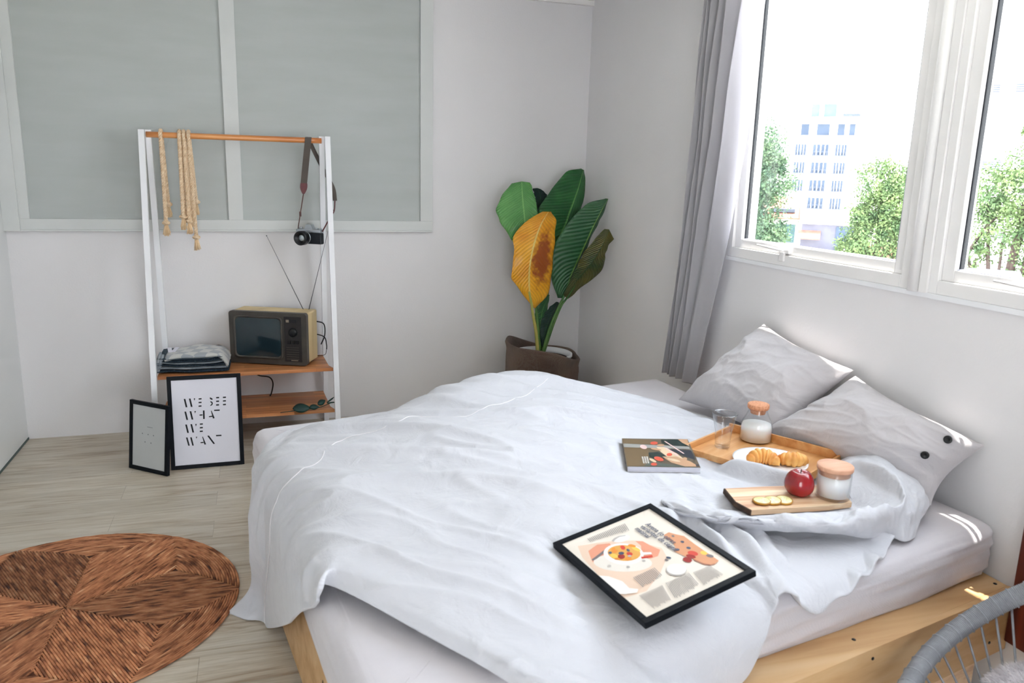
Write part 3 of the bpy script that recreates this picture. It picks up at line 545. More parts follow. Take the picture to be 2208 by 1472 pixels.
RECIPE = [(0, [(0.089, 0.1063), (0.1394, 0.2743), (0.1809, 0.3792), (0.2761, 0.5608), (0.3648, 0.6128), (0.467, 0.6779), (0.5735, 0.6296), (0.6869, 0.4419), (0.7871, 0.2029), (0.7604, -0.0437), (0.4968, 0.0064), (0.2267, 0.0432)]), (1, [(0.1871, 0.1395), (0.1585, 0.2579), (0.1998, 0.3625), (0.2895, 0.3228), (0.4102, 0.1959), (0.3971, 0.1402), (0.3139, 0.077), (0.2458, 0.1101)]), (1, [(0.2846, 0.5629), (0.3223, 0.6133), (0.4017, 0.6272), (0.4786, 0.6512), (0.5286, 0.5763), (0.5221, 0.509), (0.4853, 0.4468), (0.3597, 0.5572)]), (2, [(0.573, 0.4709), (0.5877, 0.4479), (0.5954, 0.4169), (0.5958, 0.3793), (0.5889, 0.337), (0.575, 0.292), (0.5548, 0.2464), (0.5292, 0.2024), (0.4995, 0.1619), (0.4669, 0.1271), (0.433, 0.0996), (0.3996, 0.081), (0.3681, 0.0722), (0.3403, 0.0738), (0.3177, 0.086), (0.3015, 0.1083), (0.2926, 0.1395), (0.2915, 0.1781), (0.2984, 0.2222), (0.313, 0.2693), (0.3344, 0.3169), (0.3615, 0.3625), (0.3927, 0.4037), (0.4265, 0.4384), (0.4611, 0.4648), (0.4945, 0.4817), (0.5253, 0.4884), (0.5519, 0.4847)]), (14, [(0.2204, 0.5649), (0.2311, 0.5527), (0.239, 0.5342), (0.2433, 0.5111), (0.2435, 0.4858), (0.2397, 0.4606), (0.2323, 0.4379), (0.2219, 0.42), (0.2096, 0.4086), (0.1965, 0.4048), (0.1839, 0.409), (0.1731, 0.4208), (0.165, 0.4392), (0.1606, 0.4624), (0.1602, 0.488), (0.164, 0.5136), (0.1715, 0.5366), (0.1821, 0.5546), (0.1946, 0.566), (0.2078, 0.5695)]), (11, [(0.1831, 0.3949), (0.1655, 0.4386), (0.1635, 0.4964), (0.1844, 0.5491), (0.1916, 0.5425), (0.1751, 0.491), (0.1858, 0.4356), (0.2015, 0.4013)]), (4, [(0.2878, 0.0894), (0.2701, 0.1627), (0.2469, 0.2515), (0.2321, 0.3091), (0.2489, 0.3018), (0.2789, 0.2237), (0.3017, 0.1357), (0.3069, 0.0877)]), (3, [(0.463, 0.4873), (0.4822, 0.4616), (0.4956, 0.4312), (0.5025, 0.3976), (0.5029, 0.3624), (0.4965, 0.3271), (0.4839, 0.2936), (0.4655, 0.2632), (0.4423, 0.2376), (0.4151, 0.2179), (0.3854, 0.2051), (0.3545, 0.2), (0.3238, 0.2028), (0.2951, 0.2137), (0.2697, 0.2322), (0.249, 0.2574), (0.2342, 0.2882), (0.2261, 0.3229), (0.2252, 0.3597), (0.2316, 0.3967), (0.245, 0.4319), (0.2646, 0.4634), (0.2894, 0.4895), (0.318, 0.5089), (0.3489, 0.5206), (0.3804, 0.5241), (0.4109, 0.5195), (0.4389, 0.5069)]), (5, [(0.439, 0.4759), (0.4552, 0.4529), (0.4649, 0.4246), (0.4676, 0.3929), (0.4631, 0.36), (0.4517, 0.328), (0.4342, 0.2988), (0.4116, 0.2744), (0.3855, 0.2566), (0.3574, 0.2464), (0.3293, 0.2446), (0.303, 0.2517), (0.2804, 0.267), (0.2632, 0.2898), (0.2525, 0.3185), (0.2493, 0.351), (0.2538, 0.3852), (0.2657, 0.4184), (0.2841, 0.4485), (0.3077, 0.4731), (0.3348, 0.4906), (0.3634, 0.4999), (0.3916, 0.5004), (0.4174, 0.4922)]), (15, [(0.3185, 0.3416), (0.3258, 0.3253), (0.3245, 0.31), (0.3149, 0.2999), (0.2994, 0.2976), (0.2823, 0.3038), (0.268, 0.3169), (0.2605, 0.3334), (0.2618, 0.3488), (0.2716, 0.359), (0.2872, 0.3611), (0.3044, 0.3547)]), (8, [(0.4093, 0.5046), (0.4096, 0.494), (0.3993, 0.483), (0.3812, 0.4745), (0.3599, 0.4707), (0.3411, 0.4728), (0.33, 0.4801), (0.3297, 0.4909), (0.3402, 0.502), (0.3586, 0.5105), (0.38, 0.5142), (0.3985, 0.512)]), (15, [(0.3454, 0.515), (0.3483, 0.505), (0.344, 0.4918), (0.3336, 0.479), (0.3199, 0.47), (0.3065, 0.4671), (0.297, 0.4712), (0.2941, 0.4813), (0.2984, 0.4945), (0.3089, 0.5074), (0.3227, 0.5164), (0.336, 0.5192)]), (6, [(0.3244, 0.4163), (0.3279, 0.4041), (0.3241, 0.394), (0.3141, 0.3887), (0.3006, 0.3896), (0.287, 0.3965), (0.2771, 0.4077), (0.2735, 0.42), (0.2773, 0.4302), (0.2874, 0.4355), (0.3011, 0.4345), (0.3146, 0.4274)]), (5, [(0.3094, 0.3887), (0.3151, 0.3772), (0.3143, 0.3642), (0.3071, 0.3531), (0.2955, 0.3469), (0.2826, 0.3473), (0.2717, 0.3542), (0.2659, 0.3657), (0.2667, 0.3788), (0.2739, 0.39), (0.2856, 0.3961), (0.2986, 0.3956)]), (13, [(0.3993, 0.3465), (0.4093, 0.3321), (0.4125, 0.3148), (0.4082, 0.2993), (0.3976, 0.2895), (0.3833, 0.2881), (0.3692, 0.2956), (0.3591, 0.31), (0.3558, 0.3274), (0.3601, 0.3431), (0.3709, 0.3529), (0.3853, 0.3541)]), (6, [(0.4102, 0.4193), (0.4157, 0.4079), (0.4148, 0.3951), (0.4078, 0.3842), (0.3966, 0.3782), (0.384, 0.3786), (0.3735, 0.3855), (0.368, 0.3969), (0.3688, 0.4098), (0.3759, 0.4208), (0.3872, 0.4268), (0.3998, 0.4262)]), (7, [(0.3636, 0.3719), (0.369, 0.3627), (0.3696, 0.3504), (0.3654, 0.3383), (0.3573, 0.3296), (0.3476, 0.3267), (0.3389, 0.3304), (0.3334, 0.3396), (0.3327, 0.352), (0.337, 0.3641), (0.3451, 0.3728), (0.3548, 0.3757)]), (7, [(0.3076, 0.2894), (0.3129, 0.2821), (0.3147, 0.2733), (0.3126, 0.2654), (0.3071, 0.2604), (0.2996, 0.2597), (0.2923, 0.2636), (0.287, 0.2709), (0.2851, 0.2797), (0.2873, 0.2877), (0.2928, 0.2927), (0.3003, 0.2933)]), (7, [(0.3663, 0.4285), (0.3683, 0.4209), (0.3656, 0.4146), (0.359, 0.4112), (0.3501, 0.4117), (0.3415, 0.416), (0.3353, 0.4229), (0.3333, 0.4305), (0.336, 0.4369), (0.3427, 0.4402), (0.3516, 0.4397), (0.3602, 0.4354)]), (8, [(0.3764, 0.2925), (0.3822, 0.2785), (0.3793, 0.2632), (0.3685, 0.2509), (0.3527, 0.2446), (0.336, 0.2463), (0.3228, 0.2553), (0.3169, 0.2695), (0.3197, 0.2849), (0.3307, 0.2973), (0.3467, 0.3035), (0.3634, 0.3017)]), (15, [(0.4489, 0.3738), (0.4544, 0.3634), (0.4544, 0.3492), (0.449, 0.3347), (0.4396, 0.324), (0.4287, 0.3198), (0.4191, 0.3234), (0.4136, 0.3337), (0.4135, 0.3481), (0.4189, 0.3626), (0.4284, 0.3734), (0.4394, 0.3774)]), (11, [(0.4212, 0.3948), (0.4256, 0.3881), (0.4268, 0.3797), (0.4245, 0.3721), (0.4194, 0.3671), (0.4127, 0.3662), (0.4062, 0.3695), (0.4018, 0.3762), (0.4005, 0.3846), (0.4028, 0.3923), (0.4081, 0.3972), (0.4148, 0.3982)]), (15, [(0.4005, 0.2917), (0.4044, 0.2843), (0.4042, 0.2737), (0.4001, 0.2629), (0.393, 0.2547), (0.3849, 0.2513), (0.378, 0.2536), (0.374, 0.2611), (0.3741, 0.2717), (0.3783, 0.2825), (0.3854, 0.2907), (0.3935, 0.2941)]), (3, [(0.4259, 0.4939), (0.467, 0.5631), (0.4878, 0.5526), (0.4518, 0.4691)]), (6, [(0.4689, 0.4527), (0.4963, 0.5442), (0.5168, 0.5338), (0.4895, 0.4427)]), (11, [(0.5252, 0.4474), (0.5299, 0.4391), (0.53, 0.4293), (0.5255, 0.4216), (0.5181, 0.419), (0.5105, 0.4225), (0.5058, 0.4308), (0.5057, 0.4407), (0.5102, 0.4484), (0.5176, 0.4509)]), (11, [(0.5194, 0.2887), (0.5241, 0.2806), (0.5242, 0.271), (0.5197, 0.2633), (0.5124, 0.2605), (0.5049, 0.2638), (0.5001, 0.2718), (0.5, 0.2815), (0.5045, 0.2892), (0.5119, 0.292)]), (11, [(0.434, 0.17), (0.4388, 0.162), (0.439, 0.1523), (0.4345, 0.1445), (0.4269, 0.1416), (0.4192, 0.1447), (0.4144, 0.1527), (0.4142, 0.1624), (0.4187, 0.1702), (0.4263, 0.1731)]), (11, [(0.5001, 0.7448), (0.5049, 0.7359), (0.5051, 0.7257), (0.5005, 0.718), (0.4929, 0.7158), (0.4852, 0.7198), (0.4803, 0.7287), (0.4801, 0.7389), (0.4847, 0.7466), (0.4924, 0.7489)]), (9, [(0.3525, 0.82), (0.3453, 0.8808), (0.393, 0.9071), (0.4483, 0.9465), (0.5708, 0.9377), (0.6912, 0.9344), (0.8128, 0.9326), (0.8253, 0.8801), (0.8126, 0.84), (0.7776, 0.8079), (0.7035, 0.7843), (0.6395, 0.7516), (0.55, 0.7263), (0.5166, 0.7782), (0.4611, 0.8055), (0.4185, 0.8056), (0.3852, 0.7914)]), (10, [(0.7035, 0.7843), (0.7776, 0.8079), (0.8126, 0.84), (0.8253, 0.8801), (0.8274, 0.8652), (0.8192, 0.8283), (0.7828, 0.7937), (0.7072, 0.7718)]), (4, [(0.4119, 0.8781), (0.4146, 0.8726), (0.4149, 0.8667), (0.4127, 0.8616), (0.4084, 0.8584), (0.4029, 0.8576), (0.3973, 0.8594), (0.3926, 0.8635), (0.3899, 0.8691), (0.3896, 0.875), (0.3918, 0.8801), (0.3961, 0.8833), (0.4016, 0.8841), (0.4073, 0.8822)]), (7, [(0.5095, 0.8853), (0.5123, 0.8791), (0.5122, 0.8723), (0.5093, 0.8664), (0.5041, 0.8624), (0.4977, 0.8611), (0.4912, 0.8629), (0.4861, 0.8673), (0.4832, 0.8735), (0.4833, 0.8803), (0.4862, 0.8863), (0.4915, 0.8903), (0.4979, 0.8915), (0.5044, 0.8897)]), (7, [(0.5949, 0.8674), (0.598, 0.8604), (0.5977, 0.8527), (0.5942, 0.8458), (0.5881, 0.841), (0.5807, 0.8394), (0.5733, 0.8412), (0.5676, 0.8461), (0.5645, 0.8531), (0.5648, 0.8609), (0.5684, 0.8678), (0.5745, 0.8726), (0.5819, 0.8742), (0.5892, 0.8723)]), (7, [(0.564, 0.7755), (0.5671, 0.7687), (0.5672, 0.7613), (0.5641, 0.7547), (0.5585, 0.7503), (0.5515, 0.7489), (0.5445, 0.7508), (0.5388, 0.7557), (0.5356, 0.7625), (0.5355, 0.77), (0.5386, 0.7766), (0.5442, 0.7811), (0.5513, 0.7824), (0.5583, 0.7804)]), (6, [(0.6787, 0.8569), (0.6835, 0.8435), (0.6813, 0.8279), (0.6724, 0.8132), (0.6586, 0.8023), (0.6425, 0.7972), (0.6274, 0.7991), (0.6163, 0.8076), (0.6113, 0.8211), (0.6136, 0.8368), (0.6226, 0.8517), (0.6366, 0.8626), (0.6527, 0.8676), (0.6677, 0.8655)]), (13, [(0.6961, 0.8123), (0.6998, 0.801), (0.6971, 0.7875), (0.6886, 0.7743), (0.6759, 0.7641), (0.6614, 0.7589), (0.6481, 0.7597), (0.6386, 0.7665), (0.6348, 0.7778), (0.6375, 0.7915), (0.6462, 0.8048), (0.6591, 0.815), (0.6736, 0.8201), (0.6868, 0.8191)]), (13, [(0.709, 0.7561), (0.7148, 0.7425), (0.7142, 0.7274), (0.7075, 0.7138), (0.6959, 0.7043), (0.6816, 0.7009), (0.6675, 0.7042), (0.6563, 0.7136), (0.6504, 0.7273), (0.6509, 0.7426), (0.6577, 0.7563), (0.6695, 0.7658), (0.6839, 0.7691), (0.698, 0.7656)]), (8, [(0.7071, 0.9242), (0.7117, 0.9135), (0.7114, 0.9018), (0.7064, 0.8914), (0.6976, 0.8845), (0.6867, 0.8823), (0.6759, 0.8854), (0.6673, 0.8931), (0.6627, 0.9039), (0.6629, 0.9157), (0.668, 0.9261), (0.6769, 0.933), (0.6878, 0.9351), (0.6986, 0.932)]), (4, [(0.7604, 0.9365), (0.7634, 0.9274), (0.7615, 0.9168), (0.7551, 0.9067), (0.7454, 0.8991), (0.7344, 0.8954), (0.7242, 0.8965), (0.7169, 0.9022), (0.7139, 0.9113), (0.7158, 0.922), (0.7223, 0.9321), (0.732, 0.9398), (0.743, 0.9433), (0.7532, 0.9421)]), (4, [(0.5084, 0.7473), (0.5101, 0.7422), (0.5088, 0.7359), (0.5046, 0.7297), (0.4984, 0.7248), (0.4914, 0.7222), (0.485, 0.7224), (0.4805, 0.7254), (0.4788, 0.7305), (0.4802, 0.7368), (0.4844, 0.743), (0.4906, 0.7479), (0.4976, 0.7505), (0.504, 0.7503)]), (7, [(0.6057, 0.6425), (0.6075, 0.6368), (0.6058, 0.6298), (0.6011, 0.6227), (0.5941, 0.617), (0.5863, 0.6139), (0.5792, 0.6139), (0.5742, 0.617), (0.5724, 0.6227), (0.5741, 0.6298), (0.5789, 0.6369), (0.5859, 0.6425), (0.5937, 0.6457), (0.6008, 0.6457)]), (4, [(0.6144, 0.6043), (0.6162, 0.5996), (0.6155, 0.594), (0.6123, 0.5886), (0.6074, 0.5845), (0.6016, 0.5826), (0.5961, 0.5831), (0.5921, 0.5861), (0.5902, 0.5908), (0.5909, 0.5964), (0.5941, 0.6018), (0.5991, 0.6059), (0.6049, 0.6078), (0.6104, 0.6072)]), (11, [(0.7747, 0.6299), (0.7855, 0.6138), (0.7925, 0.5947), (0.7954, 0.5737), (0.7939, 0.5524), (0.7882, 0.5321), (0.7786, 0.5142), (0.7658, 0.4998), (0.7506, 0.4899), (0.734, 0.4851), (0.717, 0.486), (0.7009, 0.4924), (0.6868, 0.5039), (0.6756, 0.5199), (0.6681, 0.5392), (0.665, 0.5605), (0.6664, 0.5823), (0.6723, 0.6032), (0.6822, 0.6215), (0.6954, 0.636), (0.711, 0.6458), (0.7279, 0.6501), (0.7449, 0.6487), (0.7609, 0.6418)]), (3, [(0.7648, 0.6364), (0.7749, 0.6213), (0.7815, 0.6033), (0.7841, 0.5836), (0.7827, 0.5635), (0.7772, 0.5444), (0.7681, 0.5274), (0.756, 0.5138), (0.7416, 0.5044), (0.726, 0.4999), (0.71, 0.5006), (0.6949, 0.5065), (0.6817, 0.5174), (0.6712, 0.5323), (0.6643, 0.5505), (0.6614, 0.5705), (0.6628, 0.5911), (0.6684, 0.6107), (0.6778, 0.628), (0.6902, 0.6417), (0.705, 0.651), (0.7209, 0.6551), (0.7369, 0.6539), (0.7519, 0.6475)]), (14, [(0.7565, 0.6247), (0.7637, 0.6137), (0.7681, 0.6005), (0.7696, 0.5858), (0.768, 0.5706), (0.7634, 0.5559), (0.7562, 0.5428), (0.7468, 0.532), (0.7359, 0.5244), (0.7241, 0.5204), (0.7122, 0.5203), (0.7012, 0.5242), (0.6916, 0.5318), (0.6843, 0.5427), (0.6797, 0.556), (0.6781, 0.5709), (0.6796, 0.5864), (0.6843, 0.6013), (0.6917, 0.6146), (0.7013, 0.6254), (0.7124, 0.633), (0.7243, 0.6368), (0.7362, 0.6366), (0.7471, 0.6325)]), (3, [(0.4724, -0.0849), (0.5225, 0.0681), (0.6197, 0.1194), (0.7028, 0.1114), (0.7458, 0.1618), (0.7693, 0.1282), (0.7414, 0.0418), (0.7168, -0.0142), (0.6198, -0.0346)])]
RCOL = ['peach', 'salmon', 'plate', 'bowl', 'steel', 'granola', 'red', 'blue', 'yellow', 'wood', 'woodedge', 'grey', 'ink', 'darkred', 'milk', 'orange']
BLOCKS = [[[0.0601, 0.653, 0.1616, 0.6166, 0.1073, 0.2211, 0.0589, 0.2262], 24], [[0.624, 0.4428, 0.736, 0.4251, 0.7512, 0.1964, 0.6273, 0.2105], 14], [[0.8034, 0.6197, 0.9479, 0.5793, 0.9731, 0.3073, 0.7981, 0.3796], 18], [[0.8059, 0.3428, 0.9572, 0.279, 0.9655, 0.1047, 0.8006, 0.1096], 20], [[0.8215, 0.8212, 0.9526, 0.8263, 0.9621, 0.6041, 0.8136, 0.6503], 17]]
MAG = [(2, [(-0.0082, 0.7955), (0.9723, 0.7124), (0.9708, 0.6216), (-0.0115, 0.6605)]), (0, [(0.0026, 0.968), (0.448, 0.9412), (0.4124, 0.7824), (-0.0055, 0.8033)]), (0, [(-0.0081, 0.6606), (0.3625, 0.6153), (0.2855, 0.022), (-0.0056, 0.006)]), (1, [(0.5906, 0.9722), (0.8494, 0.9763), (0.9813, 0.7204), (0.6625, 0.7464), (0.5792, 0.8517)]), (6, [(0.851, 0.9846), (0.9983, 0.9917), (0.9793, 0.728), (0.8986, 0.8497)]), (1, [(0.3438, 0.471), (0.484, 0.5035), (0.5981, 0.3666), (0.4963, 0.1513), (0.3391, 0.3328)]), (8, [(0.6394, 0.6102), (0.979, 0.5774), (0.9815, 0.4612), (0.9796, 0.2395), (0.8664, 0.3458)]), (9, [(0.3375, 0.1742), (0.6137, 0.0766), (0.9916, 0.0062), (0.2211, 0.0089)]), (4, [(0.4822, 0.6789), (0.5952, 0.6831), (0.7505, 0.4546), (0.8219, 0.2631), (0.7519, 0.182), (0.5934, 0.3391), (0.5253, 0.5048)]), (6, [(0.526, 0.3374), (0.7292, 0.3424), (0.8996, 0.1847), (0.988, 0.0187), (0.7971, 0.0162), (0.6252, 0.1406)]), (7, [(0.5881, 0.6828), (0.6328, 0.6545), (0.7715, 0.385), (0.7345, 0.3701)]), (7, [(0.6268, 0.9014), (0.6525, 0.9025), (0.862, 0.4578), (0.8451, 0.4431)]), (3, [(0.5251, 0.8259), (0.5154, 0.7985), (0.4963, 0.7762), (0.4718, 0.7633), (0.4465, 0.7623), (0.4253, 0.7733), (0.4125, 0.7942), (0.4104, 0.821), (0.4197, 0.8485), (0.4386, 0.8712), (0.4634, 0.8845), (0.4892, 0.8856), (0.5106, 0.8743), (0.5234, 0.853)]), (3, [(0.6805, 0.4104), (0.672, 0.386), (0.6572, 0.3664), (0.6389, 0.3553), (0.6208, 0.3548), (0.6063, 0.3651), (0.5983, 0.3841), (0.5983, 0.4082), (0.6065, 0.4327), (0.6213, 0.4527), (0.6397, 0.4641), (0.6582, 0.4647), (0.6729, 0.4542), (0.6808, 0.4348)]), (3, [(0.5271, 0.207), (0.512, 0.1849), (0.488, 0.1767), (0.46, 0.184), (0.4331, 0.2053), (0.4128, 0.2366), (0.4029, 0.2719), (0.4056, 0.3042), (0.4206, 0.3271), (0.4449, 0.3357), (0.4736, 0.3282), (0.5008, 0.3062), (0.5211, 0.2742), (0.5305, 0.2388)]), (3, [(0.4198, 0.0737), (0.41, 0.0485), (0.391, 0.03), (0.3678, 0.0231), (0.3465, 0.0294), (0.3328, 0.0474), (0.3302, 0.0723), (0.3396, 0.0976), (0.3586, 0.1164), (0.3821, 0.1237), (0.4037, 0.1172), (0.4175, 0.0988)]), (7, [(0.3408, 0.6331), (0.3243, 0.6034), (0.2998, 0.5921), (0.2737, 0.602), (0.2528, 0.6305), (0.2427, 0.6703), (0.2462, 0.711), (0.2626, 0.7415), (0.2875, 0.7534), (0.3141, 0.7433), (0.3351, 0.7139), (0.3448, 0.6735)]), (4, [(0.4159, 0.1434), (0.403, 0.1343), (0.3823, 0.1428), (0.3592, 0.1669), (0.3398, 0.2001), (0.3293, 0.2339), (0.3307, 0.259), (0.3437, 0.2685), (0.3648, 0.2598), (0.3882, 0.2351), (0.4075, 0.2015), (0.4176, 0.1679)]), (6, [(0.6122, 0.7444), (0.6015, 0.7249), (0.5784, 0.7102), (0.5492, 0.704), (0.5216, 0.708), (0.503, 0.7211), (0.4982, 0.7399), (0.5086, 0.7595), (0.5316, 0.7744), (0.5611, 0.7808), (0.5889, 0.7768), (0.6077, 0.7634)]), (6, [(0.8695, 0.2641), (0.8592, 0.237), (0.8427, 0.2172), (0.8243, 0.2097), (0.809, 0.2165), (0.8006, 0.2358), (0.8016, 0.2626), (0.8116, 0.2898), (0.8282, 0.3101), (0.8468, 0.3179), (0.8624, 0.3109), (0.8707, 0.2912)]), (8, [(1.0038, 0.0569), (0.9956, 0.0377), (0.9826, 0.0237), (0.9681, 0.0184), (0.9561, 0.0233), (0.9497, 0.0371), (0.9505, 0.0561), (0.9586, 0.0754), (0.9717, 0.0896), (0.9863, 0.095), (0.9984, 0.0901), (1.0049, 0.0761)]), (4, [(0.7595, 0.1706), (0.7416, 0.1581), (0.7054, 0.1622), (0.6605, 0.1816), (0.6186, 0.2113), (0.5909, 0.2436), (0.5851, 0.2697), (0.6028, 0.2826), (0.6394, 0.2785), (0.685, 0.2587), (0.7271, 0.2286), (0.7543, 0.1963)]), (6, [(0.5467, 0.5619), (0.5321, 0.5476), (0.5007, 0.5446), (0.461, 0.5536), (0.4235, 0.5723), (0.3981, 0.5956), (0.3916, 0.6175), (0.406, 0.632), (0.4375, 0.6352), (0.4776, 0.6261), (0.5154, 0.6072), (0.5407, 0.5837)]), (5, [(0.2285, 0.3166), (0.2505, 0.3145), (0.2507, 0.2824), (0.2287, 0.2846)]), (5, [(0.2282, 0.2686), (0.2501, 0.2665), (0.2502, 0.2349), (0.2284, 0.237)]), (5, [(0.2279, 0.2213), (0.2496, 0.2192), (0.2497, 0.188), (0.2281, 0.1902)]), (5, [(0.2275, 0.1747), (0.2491, 0.1725), (0.2492, 0.1418), (0.2277, 0.1439)]), (5, [(0.2272, 0.1286), (0.2486, 0.1265), (0.2487, 0.0961), (0.2274, 0.0983)]), (5, [(0.2614, 0.3174), (0.2835, 0.3153), (0.2834, 0.2832), (0.2615, 0.2853)]), (5, [(0.2608, 0.2694), (0.2827, 0.2672), (0.2827, 0.2356), (0.2609, 0.2377)]), (5, [(0.2603, 0.222), (0.282, 0.2198), (0.282, 0.1886), (0.2603, 0.1908)]), (5, [(0.2597, 0.1753), (0.2813, 0.1731), (0.2813, 0.1423), (0.2598, 0.1445)]), (5, [(0.2592, 0.1292), (0.2806, 0.127), (0.2806, 0.0967), (0.2592, 0.0988)]), (5, [(0.2943, 0.3182), (0.3164, 0.3161), (0.3162, 0.2839), (0.2942, 0.2861)]), (5, [(0.2935, 0.2701), (0.3155, 0.2679), (0.3153, 0.2363), (0.2934, 0.2384)]), (5, [(0.2927, 0.2227), (0.3145, 0.2205), (0.3143, 0.1892), (0.2927, 0.1914)]), (5, [(0.292, 0.1759), (0.3136, 0.1737), (0.3134, 0.1429), (0.2919, 0.1451)]), (5, [(0.2912, 0.1297), (0.3127, 0.1276), (0.3125, 0.0972), (0.2911, 0.0993)])]
MCOL = ['olive', 'darkg', 'greyb', 'redm', 'cream', 'white', 'tan', 'pinkm', 'darkm', 'greenm']
LEAVES = [('leaf', [(-0.525, 1.178), (-0.536, 1.296), (-0.537, 1.354), (-0.54, 1.413), (-0.544, 1.481), (-0.546, 1.559)], [(-0.618, 1.186), (-0.646, 1.235), (-0.695, 1.312), (-0.713, 1.39), (-0.663, 1.483), (-0.604, 1.545)], [(-0.516, 1.175), (-0.481, 1.268), (-0.457, 1.346), (-0.459, 1.415), (-0.477, 1.493), (-0.496, 1.553)], 'G2', [-0.34, -0.3, -0.26], (0.02, -0.02), 1, 'broad light green leaf'), ('leaf', [(-0.385, 1.327), (-0.372, 1.388), (-0.37, 1.439), (-0.373, 1.479), (-0.388, 1.517)], [(-0.402, 1.347), (-0.4, 1.398), (-0.405, 1.438), (-0.414, 1.479), (-0.421, 1.514)], [(-0.369, 1.358), (-0.34, 1.424), (-0.325, 1.467), (-0.337, 1.488), (-0.361, 1.51)], 'G4', [-0.16, -0.14, -0.12], (0.0, 0.0), 2, None), ('leaf', [(-0.355, 1.062), (-0.292, 1.193), (-0.233, 1.293), (-0.201, 1.364), (-0.163, 1.445), (-0.125, 1.537), (-0.093, 1.643)], [(-0.388, 1.114), (-0.407, 1.234), (-0.431, 1.368), (-0.384, 1.448), (-0.324, 1.518), (-0.228, 1.623), (-0.115, 1.65)], [(-0.317, 1.068), (-0.258, 1.19), (-0.171, 1.292), (-0.126, 1.353), (-0.09, 1.424), (-0.069, 1.568), (-0.075, 1.639)], 'G1', [-0.3, -0.24, -0.18], (-0.01, 0.03), 3, None), ('leaf', [(-0.274, 0.822), (-0.236, 0.957), (-0.201, 1.051), (-0.157, 1.163), (-0.117, 1.275), (-0.081, 1.366), (-0.039, 1.466)], [(-0.314, 0.822), (-0.366, 0.979), (-0.362, 1.152), (-0.299, 1.272), (-0.226, 1.373), (-0.151, 1.439), (-0.048, 1.467)], [(-0.255, 0.824), (-0.208, 0.954), (-0.169, 1.063), (-0.129, 1.161), (-0.084, 1.284), (-0.055, 1.355), (-0.027, 1.462)], 'G3', [-0.37, -0.41, -0.47], (0.01, 0.02), 4, None), ('leaf', [(-0.501, 0.773), (-0.535, 0.88), (-0.543, 0.991), (-0.536, 1.09), (-0.508, 1.197), (-0.471, 1.294), (-0.418, 1.379)], [(-0.519, 0.8), (-0.619, 0.919), (-0.654, 0.99), (-0.638, 1.128), (-0.644, 1.224), (-0.548, 1.326), (-0.447, 1.378)], [(-0.479, 0.767), (-0.398, 0.863), (-0.384, 0.964), (-0.376, 1.075), (-0.365, 1.214), (-0.358, 1.322), (-0.389, 1.378)], 'G6', [-0.44, -0.45, -0.42], (0.02, 0.03), 5, 'yellow leaf with a brown patch'), ('leaf', [(-0.256, 0.823), (-0.22, 0.932), (-0.178, 1.009), (-0.136, 1.094), (-0.105, 1.177), (-0.081, 1.283)], [(-0.283, 0.846), (-0.243, 0.98), (-0.226, 1.061), (-0.213, 1.13), (-0.157, 1.225), (-0.117, 1.286)], [(-0.236, 0.814), (-0.164, 0.898), (-0.059, 1.0), (-0.053, 1.091), (-0.062, 1.155), (-0.039, 1.223)], 'G5', [-0.38, -0.5, -0.6], (-0.01, 0.02), 6, 'dark olive leaf with yellowing edge'), ('leaf', [(-0.412, 0.504), (-0.397, 0.586), (-0.368, 0.667), (-0.332, 0.736), (-0.296, 0.79)], [(-0.419, 0.513), (-0.423, 0.648), (-0.399, 0.708), (-0.357, 0.756), (-0.303, 0.79)], [(-0.397, 0.501), (-0.36, 0.582), (-0.331, 0.653), (-0.305, 0.713), (-0.285, 0.785)], 'G4', [-0.38, -0.36, -0.33], (0.01, 0.01), 7, None), ('leaf', [(-0.425, 0.509), (-0.423, 0.604), (-0.418, 0.677), (-0.402, 0.748), (-0.358, 0.839)], [(-0.438, 0.518), (-0.453, 0.624), (-0.456, 0.708), (-0.443, 0.758), (-0.371, 0.837)], [(-0.41, 0.506), (-0.4, 0.601), (-0.389, 0.685), (-0.373, 0.745), (-0.349, 0.835)], 'G1', [-0.35, -0.35, -0.33], (0.01, 0.01), 8, None)]
STEMS = [([(-0.451, -0.4, 0.474), (-0.472, -0.41, 0.618), (-0.502, -0.43, 0.725), (-0.519, -0.44, 0.799), (-0.541, -0.45, 0.881)], 0.012, 0.006, 'stemy'), ([(-0.407, -0.38, 0.467), (-0.36, -0.37, 0.626), (-0.31, -0.37, 0.75), (-0.274, -0.37, 0.827), (-0.234, -0.38, 0.952)], 0.013, 0.006, 'stem'), ([(-0.403, -0.34, 0.458), (-0.384, -0.33, 0.651), (-0.362, -0.31, 0.857), (-0.348, -0.28, 1.059), (-0.256, -0.24, 1.23)], 0.012, 0.005, 'stem'), ([(-0.422, -0.36, 0.463), (-0.441, -0.35, 0.657), (-0.466, -0.34, 0.863), (-0.518, -0.32, 1.176), (-0.526, -0.28, 1.313)], 0.012, 0.005, 'stem'), ([(-0.394, -0.36, 0.462), (-0.335, -0.36, 0.645), (-0.288, -0.37, 0.77), (-0.251, -0.38, 0.828), (-0.177, -0.45, 0.996)], 0.01, 0.005, 'stem')]
def smooth_table(T, ni, nj):
    A = np.array(T, float)
    A = np.stack([catm(A[:, j], ni) for j in range(A.shape[1])], 1)
    return np.stack([catm(A[i], nj) for i in range(ni)], 0)
def surf_normals(P):
    n = np.cross(np.gradient(P, axis=0), np.gradient(P, axis=1)); n /= np.linalg.norm(n, axis=2, keepdims=True) + 1e-9
    return n * np.sign((n * np.array([0, 0, 1])).sum())
